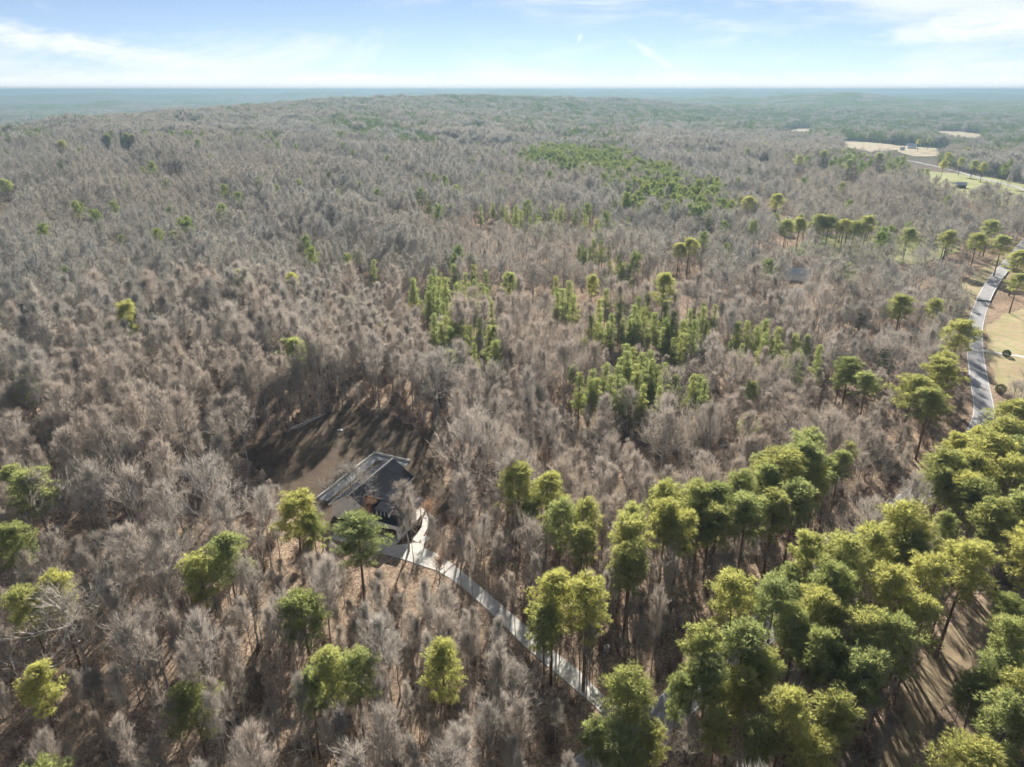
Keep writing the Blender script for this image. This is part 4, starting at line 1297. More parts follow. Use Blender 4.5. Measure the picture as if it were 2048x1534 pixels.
for px in ([(470, 905), (520, 880), (575, 868), (650, 836), (720, 828), (800, 850), (850, 875), (860, 905), (850, 1000), (700, 1060), (650, 1040), (600, 1000), (545, 965)],
           [(1972, 655), (2005, 630), (2120, 600), (2160, 700), (2140, 780), (2040, 800), (1995, 770), (1975, 715)],
           [(1676, 281), (1735, 284), (1792, 289), (1905, 297), (1910, 312), (1830, 314), (1740, 305), (1690, 297)],
           [(1868, 261), (1920, 263), (1972, 269), (1962, 278), (1885, 273)],
           [(1840, 342), (1950, 350), (2060, 372), (1960, 376), (1850, 366)], [(1720, 490), (1840, 494), (1840, 503), (1720, 500)],
           [(1800, 1380), (1900, 1250), (2010, 1170), (2060, 1190), (2000, 1310), (1880, 1420)]):
    WORLD_CLEAR.append([tuple(P(u, v)[:2]) for u, v in px])
DRV = (eu + el_) / 2
HEROA = np.array(HERO)
USEDA = np.array(USED)
YOUNG_BLOCKS = [[(820, 530), (985, 525), (990, 590), (850, 610)], [(860, 628), (985, 640), (1012, 700), (870, 672)], [(1100, 550), (1150, 558), (1155, 612), (1105, 602)],
                [(1180, 475), (1215, 478), (1272, 540), (1238, 552)], [(1185, 588), (1290, 583), (1420, 608), (1420, 662), (1200, 662)], [(1145, 738), (1250, 688), (1332, 708), (1332, 772), (1160, 776)],
                [(1340, 744), (1422, 744), (1422, 790), (1345, 782)], [(1470, 638), (1560, 638), (1652, 688), (1642, 712), (1480, 662)], [(960, 398), (1200, 428), (1190, 452), (960, 424)]]
PINE_ZONES = [(b_, .6, 1) for b_ in YOUNG_BLOCKS] + [  # photo polygons where far pines grow, share of pines, young?
    ([(1060, 285), (1180, 280), (1300, 320), (1430, 365), (1420, 405), (1300, 395), (1180, 345), (1080, 320)], .7, 0),
    ([(600, 235), (720, 222), (860, 250), (900, 290), (760, 282), (650, 262)], .7, 1),
    ([(620, 205), (850, 192), (1120, 192), (1150, 215), (900, 222), (640, 226)], .55, 0),
    ([(930, 225), (1150, 222), (1330, 255), (1280, 285), (1100, 275), (950, 250)], .65, 0),
    ([(1180, 186), (1620, 186), (2060, 190), (2060, 240), (1560, 228), (1250, 215)], .6, 1),
    ([(1290, 222), (1500, 225), (1900, 240), (1900, 252), (1560, 245), (1300, 232)], .92, 0),
    ([(1400, 228), (1700, 238), (2060, 246), (2060, 268), (1650, 258), (1440, 250)], .8, 1),
    ([(0, 240), (90, 245), (95, 275), (0, 275)], .65, 0),
    ([(420, 225), (600, 222), (620, 240), (420, 245)], .35, 0),
    ([(1620, 300), (2048, 280), (2048, 340), (1860, 345), (1640, 330)], .28, 0),
    ([(1250, 360), (1450, 375), (1450, 430), (1280, 420)], .6, 0),
    ([(1760, 700), (1930, 690), (1930, 800), (1780, 800)], .3, 0),
    ([(1230, 990), (1500, 930), (1700, 880), (1720, 960), (1420, 1100), (1250, 1150)], .55, 0),
    ([(1380, 1240), (1650, 1080), (1950, 1050), (1980, 1150), (1780, 1450), (1400, 1470)], .6, 0),
    ([(1870, 900), (2100, 800), (2100, 1050), (1950, 1050)], .75, 0),
    ([(200, 262), (420, 240), (620, 232), (620, 262), (300, 285)], .12, 0),
    ([(1960, 1250), (2100, 1150), (2100, 1534), (2000, 1534)], .6, 0),
    ([(0, 900), (130, 900), (150, 1250), (0, 1250)], .12, 0),
]


def candidates(r0, r1, sp, rng):
    n = int(r1 / sp) + 2
    gx, gy = np.meshgrid(np.arange(-n, n + 1), np.arange(0, n + 1))
    x = (gx + 0.5 * (gy % 2)) * sp; y = gy * sp * 0.9
    x = x.ravel() + rng.uniform(-.42, .42, x.size) * sp; y = y.ravel() + rng.uniform(-.42, .42, y.size) * sp
    r = np.hypot(x, y); az = np.degrees(np.arctan2(x, y))
    k = (r >= r0) & (r < r1) & (np.abs(az) < 41 + 900 / np.maximum(r, 60))
    return x[k], y[k]


def allowed_ground(x, y, road=5.0, drv=2.6):
    ok = np.ones(len(x), bool)
    for poly in WORLD_CLEAR:
        ok &= ~inpoly(x, y, poly)
    qx, qy = x - HO[0], y - HO[1]
    hx, hy = qx * HB[0] + qy * HB[1], qx * HA[0] + qy * HA[1]
    ok &= ~((hx > -11) & (hx < 26) & (hy > -9) & (hy < 33))
    near_ = np.hypot(x, y) < 1500
    for line, d, st in ((ROAD, road, 2), (DRV, drv, 1)):
        L = line[::st]
        idx = np.where(near_ & ok)[0]
        for c in range(0, len(idx), 4000):
            i = idx[c:c + 4000]
            dd = np.min((x[i, None] - L[None, :, 0]) ** 2 + (y[i, None] - L[None, :, 1]) ** 2, 1)
            ok[i[dd < d * d]] = False
    return ok


def allowed_view(x, y, z, h, cr, heroes=True, clear=True, lo=0.45):
    """reject trees whose crown would cover something the photograph shows in full"""
    ok = np.ones(len(x), bool)
    for fz in (lo, .62, .8, .97):
        for fx in (-.8, -.4, 0, .4, .8):
            u, v, d = project(np.stack([x + fx * cr * (1 if fz < .9 else .5), y, z + h * fz], 1))
            if clear:
                for poly in CLEAR:
                    pu = [q[0] for q in poly]; pv = [q[1] for q in poly]
                    c = ok & (u > min(pu)) & (u < max(pu)) & (v > min(pv)) & (v < max(pv))
                    if c.any():
                        i = np.where(c)[0]
                        ok[i[inpoly(u[i], v[i], poly)]] = False
            if heroes:
                for (hu, hv, hr, hd) in HEROA:
                    ok &= ~(((u - hu) ** 2 + (v - hv) ** 2 < hr * hr) & (d < hd - 2))
    return ok


def thin_used(x, y):
    ok = np.ones(len(x), bool)
    for (ux, uy, c) in USEDA:
        ok &= (x - ux) ** 2 + (y - uy) ** 2 > c * c
    return ok


rng = np.random.default_rng(5)


def spaced(x, y, rad, order, fac=0.8):
    """keep trees in the given order unless their crown would sit inside one already kept"""
    cell = 8.0
    grid = {}
    keep_ = np.zeros(len(x), bool)
    for i in order:
        cx, cy = int(x[i] // cell), int(y[i] // cell)
        free = True
        for ax_ in (-1, 0, 1):
            for ay_ in (-1, 0, 1):
                for j in grid.get((cx + ax_, cy + ay_), ()):
                    q = (rad[i] + rad[j]) * fac
                    if (x[i] - x[j]) ** 2 + (y[i] - y[j]) ** 2 < q * q:
                        free = False
                        break
                if not free: break
            if not free: break
        if free:
            keep_[i] = True
            grid.setdefault((cx, cy), []).append(i)
    return keep_



def pine_share(x, y, z, h):
    u, v, d = project(np.stack([x, y, z + h * .9], 1))
    s = np.full(len(x), .015); yg = np.zeros(len(x), int)
    r_ = np.hypot(x, y)
    jw = np.where(r_ > 340, 1.0, .25)
    u = u + jw * (26 * np.sin(x / 23 + 2 * np.sin(y / 31)) + 14 * np.sin(y / 9.0 + x / 14) + rng.normal(size=len(x)) * 12)
    v = v + jw * (5 * np.sin(x / 37 + y / 29) + rng.normal(size=len(x)) * 2.5)
    for poly, sh, yy in PINE_ZONES:
        c = inpoly(u, v, poly)
        s[c] = sh; yg[c] = yy
    return s, yg, u, v


# near woods, r < 340: every tree full detail
x, y = candidates(38, 340, 4.0, rng)
z = terrain(x, y)
h = rng.uniform(17, 25, len(x)) * (1 + .13 * np.sin(x / 31 + 1.2 * np.sin(y / 43)) * np.sin(y / 37 + .6) + .08 * np.sin(x / 13 + y / 17))
ps, yg, u, v = pine_share(x, y, z, h)
is_pine = rng.uniform(size=len(x)) < ps
# in the sunny lower left the wood is more open
open_left = (u < 900) & (v > 1180)
keep = ~(open_left & (rng.uniform(size=len(x)) < np.where(v > 1260, .5, .18)))
keep &= ~((u > 1050) & (u < 1500) & (v > 1250) & (rng.uniform(size=len(x)) < .35))
az = np.degrees(np.arctan2(x, y)); r = np.hypot(x, y)
p_tall = np.where((az < -6) & (r > 190), .88, .38)
p_tall = np.where((v > 1250) & (u > 500), .62, p_tall)
p_tall = np.where((az > 2) & (r > 150), .14, p_tall)
tall = rng.uniform(size=len(x)) < p_tall
h = np.where(rng.uniform(size=len(x)) < .06, np.minimum(h * 1.25, 30), np.where(rng.uniform(size=len(x)) < .2, h * .78, h))
h = np.where(tall & (az < -4) & (r > 180), np.clip(h * 1.13, 19, 29), h)
cr = np.where(tall, .15, .42) * h
cr = np.where(is_pine, 3.2, cr)
keep &= spaced(x, y, np.where(tall & ~is_pine, .21 * h, cr), rng.permutation(len(x)), .52)
ok = keep & allowed_ground(x, y) & thin_used(x, y)
idx = np.where(ok)[0]
good = allowed_view(x[idx], y[idx], z[idx], h[idx], cr[idx] * 1.1)
yp = is_pine[idx] & (yg[idx] > 0)
good |= yp & allowed_view(x[idx], y[idx], z[idx], h[idx], cr[idx], heroes=False)
# a lower storey of thin young trees between the tall ones, and some that would
# stand in the way stay on as slim small trees
small = idx[~good]
idx = idx[good]
sm = small[rng.uniform(size=len(small)) < .6]
hs = h[sm] * rng.uniform(.28, .5, len(sm))
g2 = allowed_view(x[sm], y[sm], z[sm], hs, hs * .16)
NEAR = [dict(x=x[i], y=y[i], z=z[i], h=h[i], pine=bool(is_pine[i]), young=bool(yg[i]), tall=bool(tall[i]), r=r[i]) for i in idx]
NEAR += [dict(x=x[i], y=y[i], z=z[i], h=hh, pine=False, young=False, tall=True, r=r[i]) for i, hh in zip(sm[g2], hs[g2])]
ux, uy = candidates(40, 330, 5.2, rng)
uz = terrain(ux, uy); uh = rng.uniform(6.5, 12.5, len(ux))
ur_, ua_ = np.hypot(ux, uy), np.degrees(np.arctan2(ux, uy))
uk = (rng.uniform(size=len(ux)) < np.where((ua_ < -4) & (ur_ > 165), .12, .45)) & allowed_ground(ux, uy)
ux, uy, uz, uh = ux[uk], uy[uk], uz[uk], uh[uk]
uk = allowed_view(ux, uy, uz, uh, uh * .22)
NEAR += [dict(x=a, y=b, z=c, h=e, pine=False, young=False, tall=bool(rng.uniform() < .6), r=math.hypot(a, b)) for a, b, c, e in zip(ux[uk], uy[uk], uz[uk], uh[uk])]
ux, uy = candidates(55, 130, 5.0, rng)
uz = terrain(ux, uy); uh = rng.uniform(13, 20, len(ux))
bu_, bv_, _ = project(np.stack([ux, uy, uz], 1))
uk = (bv_ > 1230) & (bu_ < 1320) & (rng.uniform(size=len(ux)) < .62) & allowed_ground(ux, uy)
ux, uy, uz, uh = ux[uk], uy[uk], uz[uk], uh[uk]
uk = allowed_view(ux, uy, uz, uh, uh * .10)
NEAR += [dict(x=a, y=b, z=c, h=e, pine=False, young=False, tall=True, r=math.hypot(a, b), slim=.62) for a, b, c, e in zip(ux[uk], uy[uk], uz[uk], uh[uk])]
for t in NEAR:
    uu, vv, dd = project(np.array([t['x'], t['y'], t['z'] + t['h'] * .75]))
    t['u'], t['v'] = float(uu[0]), float(vv[0])
    t['bu'], t['bv'] = [float(q[0]) for q in project(np.array([t['x'], t['y'], t['z']]))[:2]]
    t['size'] = t['h'] / float(dd[0])
    t['in'] = -40 < t['u'] < 2088 and 0 < t['v'] < 1600
tall_k = [i for i, s in enumerate(bare_styles) if s == 'tall']
oak_k = [i for i, s in enumerate(bare_styles) if s != 'tall']

LAND = [(745, 1010, 'the farmhouse'), (600, 850, 'the felled logs'), (690, 862, 'the white tarp'), (852, 1045, 'the curved walkway'), (900, 1150, 'the upper end of the driveway'),
        (1045, 1270, 'the middle of the driveway'), (1210, 1400, 'the lower end of the driveway'), (1345, 1425, 'the road glimpse at the bottom'), (1965, 800, 'the near stretch of the road'),
        (1950, 660, 'the road bend'), (2000, 550, 'the straight far road'), (2020, 700, 'the sunlit lawn'), (1900, 1330, 'the grassy strip'), (55, 980, 'the bushy pine at the left edge'),
        (75, 1190, 'the close pine pair near the left edge'), (130, 1290, 'the large pale-limbed tree'), (378, 1420, 'the lone round pine at lower left'), (420, 1130, 'the pine pair left of the house'),
        (595, 1040, 'the pine beside the white gable'), (600, 1235, 'the solitary dark green pine'), (655, 1350, 'the pine cluster below the solitary one'), (882, 1330, 'the slim pine below the driveway'),
        (1140, 1210, 'the bright pine pair by the driveway'), (1060, 970, 'the pale pine above the walkway'), (1150, 1050, 'the small pine group above the bright pair'), (1262, 1410, 'the large pine over the driveway end'),
        (1815, 1060, 'the tallest open-crowned pine'), (1580, 1430, 'the bright round pine low in the stand'), (870, 780, 'the largest spreading tree behind the house'), (1330, 890, 'the small silvery tree'),
        (480, 790, 'the fan-shaped tree at the clearing'), (645, 750, 'the round-topped tree behind the clearing'), (1240, 760, 'the lowest block of young pines'), (1310, 630, 'the broad block of young pines'),
        (920, 660, 'the second cluster of young pines'), (910, 555, 'the upper cluster of young pines'), (1725, 650, 'the conical cedar'), (1810, 610, 'the round dark pine near the road bend'), (1380, 495, 'the broad round-topped pine'),
        (1870, 770, 'the loose pine group by the road'), (2000, 900, 'the pine clump at the right edge'), (1570, 940, 'the upper row of pines'), (1650, 450, 'the pines before the yellow field'),
        (1950, 1520, 'the crown in the bottom right corner'), (1180, 580, 'the scattered line of young pines'), (1560, 660, 'the thin row of young pines'), (1820, 300, 'the far white house'), (1100, 415, 'the far row of young pines'),
        (345, 340, 'the dark dead tree'), (250, 266, 'the left skyline'), (1920, 375, 'the open wooden shed'), (1580, 258, 'the long farm shed')]
ORD = ['first', 'second', 'third', 'fourth', 'fifth', 'sixth', 'seventh', 'eighth', 'ninth', 'tenth', 'eleventh', 'twelfth', 'thirteenth', 'fourteenth', 'fifteenth', 'sixteenth', 'seventeenth', 'eighteenth', 'nineteenth', 'twentieth']
PENDING = []        # (object, kind phrase, group, u, v): labelled together once all stand


def name_by_landmark():
    sets = {}
    for e, kind, grp, u_, v_ in PENDING:
        d = [(u_ - a) ** 2 + (v_ - b) ** 2 for a, b, _ in LAND]
        k_ = int(np.argmin(d)); a, b, nm = LAND[k_]
        du, dv = u_ - a, v_ - b
        if abs(du) >= abs(dv):
            side = 'to the left of' if du < 0 else 'to the right of'
        else:
            side = 'above' if dv < 0 else 'below'
        sets.setdefault((kind.split(' ')[-2:][0] + kind.split(' ')[-1], k_, side), []).append((d[k_], e, kind, grp, side, nm))
    for q in sets.values():
        q.sort(key=lambda t: t[0])
        for n_, (d_, e, kind, grp, side, nm) in enumerate(q):
            o_ = 'nearest' if n_ == 0 else (ORD[n_] + ' nearest' if n_ < len(ORD) else ('%dth' % (n_ + 1) + ' nearest'))
            e['label'] = '%s %s %s %s' % (o_, kind, side, nm)
            e['group'] = grp


BG = {
    'left': ('bare tan deciduous tree in the open foreground wood left of the driveway', 'foreground bare trees left of the driveway'),
    'below': ('bare slender tree in the foreground wood just below the driveway', 'bare trees below the driveway'),
    'right': ('bare grey tree standing among the pines between driveway and road', 'bare trees among the roadside pines'),
    'far_right': ('bare grey tree beyond the road at the right side', 'bare trees beyond the road'),
    'hleft': ('bare brown deciduous tree in the wood left of the house', 'bare trees left of the house'),
    'hright': ('bare greyish brown tree in the wood right of the house', 'bare trees right of the house'),
    'behind': ('bare straight tree in the wood behind the clearing', 'bare trees behind the clearing'),
}


def bare_region(t):
    bu, bv = t['bu'], t['bv']
    drive_v = np.interp(bu, [760, 850, 960, 1090, 1215, 1340], [1110, 1130, 1190, 1320, 1410, 1440])
    road_u = np.interp(bv, [850, 900, 1060, 1190, 1330, 1420], [1967, 1935, 1750, 1600, 1450, 1338])
    if bv > 1100 and bu < 760:
        return 'left'
    if bv > drive_v and bu < 1300 and bv > 1130:
        return 'below'
    if bv > 850 and bu > road_u:
        return 'far_right'
    if bv > 1130:
        return 'right'
    if bu < 700 and bv > 905:
        return 'hleft'
    if bv > 850:
        return 'hright'
    return 'behind'


bares = sorted([t for t in NEAR if not t['pine'] and t['in']], key=lambda t: -t['size'] if t['h'] > 11 else -t['size'] * .8)
N_HERO_BARE = 23
for k, t in enumerate(bares[:300 - N_HERO_BARE]):
    t['own'] = True
    lab, grp = BG[bare_region(t)]
    kk = random.choice(tall_k if t['tall'] else oak_k)
    e = plant('bare_tree', BARE[kk], (t['x'], t['y'], t['z']), t['h'], HB0, random.uniform(.85, 1.15) * t.get('slim', 1.0 if t['h'] > 12 else 1.25), None, lab, 'tree', grp, tilt=0.03)
    PENDING.append((e, 'bare tree', grp, t['u'], t['v']))
nearp = sorted([t for t in NEAR if t['pine'] and t['in']], key=lambda t: -t['size'])
for t in nearp[:300 - len(pines)]:
    t['own'] = True
    gi = 0
    if t['bu'] > np.interp(t['bv'], [700, 900, 1060, 1190, 1330, 1420], [1990, 1935, 1750, 1600, 1450, 1338]) and t['bv'] < 1250:
        gi = 2
    elif t['v'] < 820 and t['u'] > 1500:
        gi = 4
    elif t['u'] > 1980 and t['v'] > 1150:
        gi = 3
    elif t['v'] < 1180 and t['u'] < 1760 and t['u'] > 1180:
        gi = 1
    lab, grp = PG[gi]
    if t['u'] < 1180:
        lab, grp = 'lone pine scattered among the bare trees', 'scattered lone pines'
    if t['young']:
        e = plant('young_pine', random.choice(YOUNG), (t['x'], t['y'], t['z']), min(t['h'], 20) * random.uniform(.75, 1.0), HY0, random.uniform(1.0, 1.35), None, lab, 'tree', 'young pines filling the blocks in mid wood', tilt=0.015)
        PENDING.append((e, 'young pine', 'young pines filling the blocks in mid wood', t['u'], t['v']))
        continue
    e = plant('pine_tree', random.choice(PINE), (t['x'], t['y'], t['z']), t['h'] * 1.02, HP0, random.uniform(.9, 1.2), None, lab, 'tree', grp, tilt=0.015)
    PENDING.append((e, 'green pine', grp, t['u'], t['v']))


for e, kind, grp, u_, v_ in HERO_PENDING:
    PENDING.append((e, kind, grp, u_, v_))
name_by_landmark()


# ------------------------------------------------------------------ the masses of trees no one could count
PROTO = {}


def proto_collection(name, meshes):
    c = bpy.data.collections.new(name)
    for i, me in enumerate(meshes):
        o = bpy.data.objects.new('%s_%02d' % (name, i), me)
        c.objects.link(o)
    PROTO[name] = len(meshes)
    return c


def scatter_group(coll):
    ng = bpy.data.node_groups.new('scatter_' + coll.name, 'GeometryNodeTree')
    ng.interface.new_socket('Geometry', in_out='INPUT', socket_type='NodeSocketGeometry')
    ng.interface.new_socket('Geometry', in_out='OUTPUT', socket_type='NodeSocketGeometry')
    gi = ng.nodes.new('NodeGroupInput'); go = ng.nodes.new('NodeGroupOutput')
    ip = ng.nodes.new('GeometryNodeInstanceOnPoints')
    ci = ng.nodes.new('GeometryNodeCollectionInfo')
    ci.inputs['Collection'].default_value = coll
    ci.inputs['Separate Children'].default_value = True
    ci.inputs['Reset Children'].default_value = True
    ip.inputs['Pick Instance'].default_value = True
    L = ng.links
    L.new(gi.outputs[0], ip.inputs['Points']); L.new(ci.outputs[0], ip.inputs['Instance'])
    for nm, typ, sock in (('idx', 'INT', 'Instance Index'), ('rot', 'FLOAT_VECTOR', 'Rotation'), ('scl', 'FLOAT_VECTOR', 'Scale')):
        na = ng.nodes.new('GeometryNodeInputNamedAttribute'); na.data_type = typ
        na.inputs['Name'].default_value = nm
        L.new(na.outputs['Attribute'], ip.inputs[sock])
    L.new(ip.outputs[0], go.inputs[0])
    return ng


def scatter(name, coll, pos, rotz, scl, idx, label, cat):
    me = bpy.data.meshes.new(name)
    pos = np.asarray(pos, np.float32)
    me.vertices.add(len(pos)); me.vertices.foreach_set('co', pos.ravel())
    a = me.attributes.new('idx', 'INT', 'POINT'); a.data.foreach_set('value', np.asarray(idx, np.int32))
    rv = np.zeros((len(pos), 3), np.float32); rv[:, 2] = rotz
    a = me.attributes.new('rot', 'FLOAT_VECTOR', 'POINT'); a.data.foreach_set('vector', rv.ravel())
    a = me.attributes.new('scl', 'FLOAT_VECTOR', 'POINT'); a.data.foreach_set('vector', np.asarray(scl, np.float32).ravel())
    o = link(name, me)
    md = o.modifiers.new('scatter', 'NODES')
    md.node_group = scatter_group(coll)
    tag(o, label, cat, kind='stuff')
    return o


def joined(proto_list):
    return proto_list


def join_pair(name, tr, cr_):
    """trunk and crown meshes of a prototype as one mesh"""
    V, Fc, mi = [], [], []
    n = 0
    for k, me in enumerate((tr, cr_)):
        v = np.zeros(len(me.vertices) * 3, np.float32); me.vertices.foreach_get('co', v)
        f = np.zeros(len(me.loops), np.int32); me.loops.foreach_get('vertex_index', f)
        V.append(v.reshape(-1, 3)); Fc.append(f.reshape(-1, 3) + n); mi.append(np.full(len(f) // 3, k)); n += len(me.vertices)
    return mesh_from(name, np.concatenate(V), np.concatenate(Fc), [tr.materials[0], cr_.materials[0]], np.concatenate(mi))


col_bare0 = proto_collection('bare_near', [join_pair('bare_near', a, b) for a, b, s in BARE])
col_pine0 = proto_collection('pine_near', [join_pair('pine_near', a, b) for a, b, s in PINE[:4] + YOUNG])
mid_styles = ['oak', 'fan', 'tall', 'tall', 'oak', 'tall', 'tall', 'fan']
col_bare1 = proto_collection('bare_mid', [geo_mesh('bare_mid', bare_tree(700 + i, HB0, s, 1), [M['bark'], M['hazed_twig']]) for i, s in enumerate(mid_styles)])
col_pine1 = proto_collection('pine_mid', [geo_mesh('pine_mid', pine_tree(750 + i, HP0 if i < 3 else HY0, 'lob' if i < 3 else 'young', 1), [M['pine_bark'], M['mid_needle']]) for i in range(6)])


def clump(seed, kind, n, size, lod=2):
    """a handful of simple trees standing together, for woods a kilometre off and more"""
    rng_ = np.random.default_rng(seed)
    W, T = Geo(), Geo()
    for k in range(n):
        if kind == 'bare':
            w__, t__ = bare_tree(seed * 50 + k, rng_.uniform(15, 22), rng_.choice(['oak', 'tall', 'fan']), lod)
        else:
            yy = rng_.uniform() < .5
            w__, t__ = pine_tree(seed * 50 + k, rng_.uniform(14, 20), 'young' if yy else 'lob', lod)
        off = np.array([rng_.uniform(-.5, .5) * size, rng_.uniform(-.5, .5) * size, 0])
        for G, g in ((W, w__), (T, t__)):
            vv, ff = g.arrays()
            G.add(vv + off, ff)
    return geo_mesh(kind + '_clump', [W, T], [M['bark'], M['hazed_twig']] if kind == 'bare' else [M['pine_bark'], M['far_needle']])


col_bare2 = proto_collection('bare_far', [clump(20 + i, 'bare', 7, 17) for i in range(6)])
col_pine2 = proto_collection('pine_far', [clump(40 + i, 'pine', 8, 17) for i in range(5)])


def far_patch(seed, kind, n, size):
    rng_ = np.random.default_rng(seed)
    g = Geo()
    c = np.stack([rng_.uniform(-.5, .5, n) * size, rng_.uniform(-.5, .5, n) * size, rng_.uniform(5, 10, n)], 1)
    m = 16
    q = np.repeat(c, m, 0) + rng_.normal(size=(n * m, 3)) * np.array([2.2, 2.2, 3.2])
    d = unit(rng_.normal(size=q.shape) + np.array([0, 0, .6]))
    g.slivers(q, d, rng_.uniform(4, 8, len(q)), 1.8, rng_)
    return geo_mesh(kind + '_patch', [g], [M['hazed_twig'] if kind == 'bare' else M['far_needle']])


col_bare3 = proto_collection('bare_horizon', [far_patch(60 + i, 'bare', 70, 70) for i in range(4)])
col_pine3 = proto_collection('pine_horizon', [far_patch(70 + i, 'pine', 80, 70) for i in range(4)])

# leftovers of the near woods
rest = [t for t in NEAR if not t.get('own')]
rb = [t for t in rest if not t['pine']]
rp = [t for t in rest if t['pine']]


def near_scatter(name, coll, ts, h0s, choose, label):
    pos = [(t['x'], t['y'], t['z'] - .05) for t in ts]
    idx_ = [choose(t) for t in ts]
    scl = [(t['h'] / h0s(i) * random.uniform(.88, 1.15),) * 2 + (t['h'] / h0s(i),) for t, i in zip(ts, idx_)]
    scatter(name, coll, pos, np.random.default_rng(3).uniform(0, 6.28, len(ts)), scl, idx_, label, 'forest')


near_scatter('bare_forest', col_bare0, rb, lambda i: HB0, lambda t: random.choice(tall_k if t['tall'] else oak_k), 'leafless deciduous forest of the middle ground beyond the nearest trees')
near_scatter('pine_forest', col_pine0, rp, lambda i: HP0 if i < 4 else HY0, lambda t: random.randrange(4, 8) if t['young'] else random.randrange(0, 4), 'pines mixed through the middle-ground forest')


def band(r0, r1, sp, cb, cp, name, hmin, hmax, by_height, extra=None, view=True, lo=.3):
    x, y = candidates(r0, r1, sp, rng)
    z = terrain(x, y)
    h = rng.uniform(hmin, hmax, len(x))
    ps, yg, u, v = pine_share(x, y, z, h)
    if extra is not None:
        ps = np.maximum(ps, extra(x, y))
    # pines gather in tracts
    is_p = rng.uniform(size=len(x)) < ps
    ok = allowed_ground(x, y, 6.0)
    az_ = np.degrees(np.arctan2(x, y))
    tl = rng.uniform(size=len(x)) < np.where(az_ < -4, .62, .12)
    crn = np.full(len(x), 9.0)
    if by_height:
        crn = np.where(is_p, np.where(yg > 0, 2.2, 3.2), np.where(tl, .15, .45) * h)
        ok &= spaced(x, y, np.where(tl & ~is_p, .20 * h, crn), rng.permutation(len(x)), .52)
    i = np.where(ok)[0]
    if view:
        i = i[allowed_view(x[i], y[i], z[i], h[i], crn[i], heroes=r0 < 900, lo=lo)]
    # taller and lower tracts of wood
    lf = 1 + .16 * np.sin(x / 47 + 1.1 * np.sin(y / 61)) * np.sin(y / 53 + 2) + .10 * np.sin(x / 19 + y / 23)
    for kind, coll, sel in (('bare', cb, ~is_p[i]), ('pine', cp, is_p[i])):
        j = i[sel]
        if not len(j):
            continue
        n = PROTO[coll.name]
        if by_height and kind == 'pine':
            k = np.where(yg[j] > 0, rng.integers(3, 6, len(j)), rng.integers(0, 3, len(j)))
            s = np.where(k < 3, h[j] / HP0 * 1.04, h[j] / HY0 * .82)
        elif by_height:
            k = np.where(tl[j], rng.choice([2, 3, 5, 6], len(j)), rng.choice([0, 1, 4, 7], len(j)))
            s = h[j] / HB0 * lf[j]
        else:
            k = rng.integers(0, n, len(j)); s = h[j] / 20.0 * lf[j]
        sx = s * rng.uniform(.9, 1.15, len(j))
        if by_height and kind == 'bare':
            sx = sx * np.where(tl[j], 1.0, rng.uniform(1.05, 1.4, len(j)))
        scatter(kind + '_' + name, coll, np.stack([x[j], y[j], z[j] - .1], 1), rng.uniform(0, 6.28, len(j)), np.stack([sx, sx, s], 1), k,
                {'bare': 'leafless grey-brown woods ', 'pine': 'green pines growing through the woods '}[kind] + {'wood': 'across the middle distance', 'woodland': 'on the far ridge and valley', 'horizon_woods': 'fading towards the horizon'}[name], 'forest')


def tracts(x, y):
    f = np.sin(x / 640 + 2.2 * np.sin(y / 900)) * np.sin(y / 410 + 1.3) + .6 * np.sin(x / 230 + y / 340)
    return np.where(f > .35, .8, np.where(f > .0, .5, .2))


band(340, 1050, 4.9, col_bare1, col_pine1, 'wood', 15, 24, True)
band(1050, 3600, 15.5, col_bare2, col_pine2, 'woodland', 16, 22, False, lambda x, y: np.maximum(tracts(x, y), .48) * sstep(950, 1900, np.hypot(x, y)))
band(3600, 12500, 52, col_bare3, col_pine3, 'horizon_woods', 16, 22, False, tracts, view=False)

# brush under the trees
col_shrub = proto_collection('brush', [geo_mesh('brush', [shrub(80 + i, 2.6)], [M['brush']]) for i in range(5)])
x, y = candidates(40, 300, 3.0, rng)
u, v, d = project(np.stack([x, y, terrain(x, y)], 1))
k = allowed_ground(x, y, 4.4, 3.2) & (rng.uniform(size=len(x)) < np.where((u < 900) & (v > 1150), .27, .42))
x, y = x[k], y[k]
s = rng.uniform(.5, 1.5, len(x))
k = allowed_view(x, y, terrain(x, y), s * 2.6, s * 1.2, heroes=False, lo=.2)
x, y, s = x[k], y[k], s[k]
scatter('undergrowth', col_shrub, np.stack([x, y, terrain(x, y) - .05], 1), rng.uniform(0, 6.28, len(x)), np.stack([s, s, s * rng.uniform(.8, 1.3, len(x))], 1), rng.integers(0, 5, len(x)),
        'brown leafless undergrowth beneath the trees', 'undergrowth')


# ------------------------------------------------------------------ small things
def fallen_log(p0, p1, r_, label):
    g = Geo()
    a, b = np.array(p0, float), np.array(p1, float)
    rg = np.random.default_rng(int(abs(a[0] * 100)))
    t = np.linspace(0, 1, 7)[:, None]
    path = a + (b - a) * t + rg.normal(size=(7, 3)) * np.array([.08, .08, .03])
    g.tube(path, np.linspace(r_, r_ * .6, 7), 7)
    c = g.arrays()
    o = link('fallen_log', mesh_from('fallen_log', c[0], c[1], [M['pale_bark']], smooth=True))
    tag(o, label, 'log', 'felled logs along the back of the clearing')


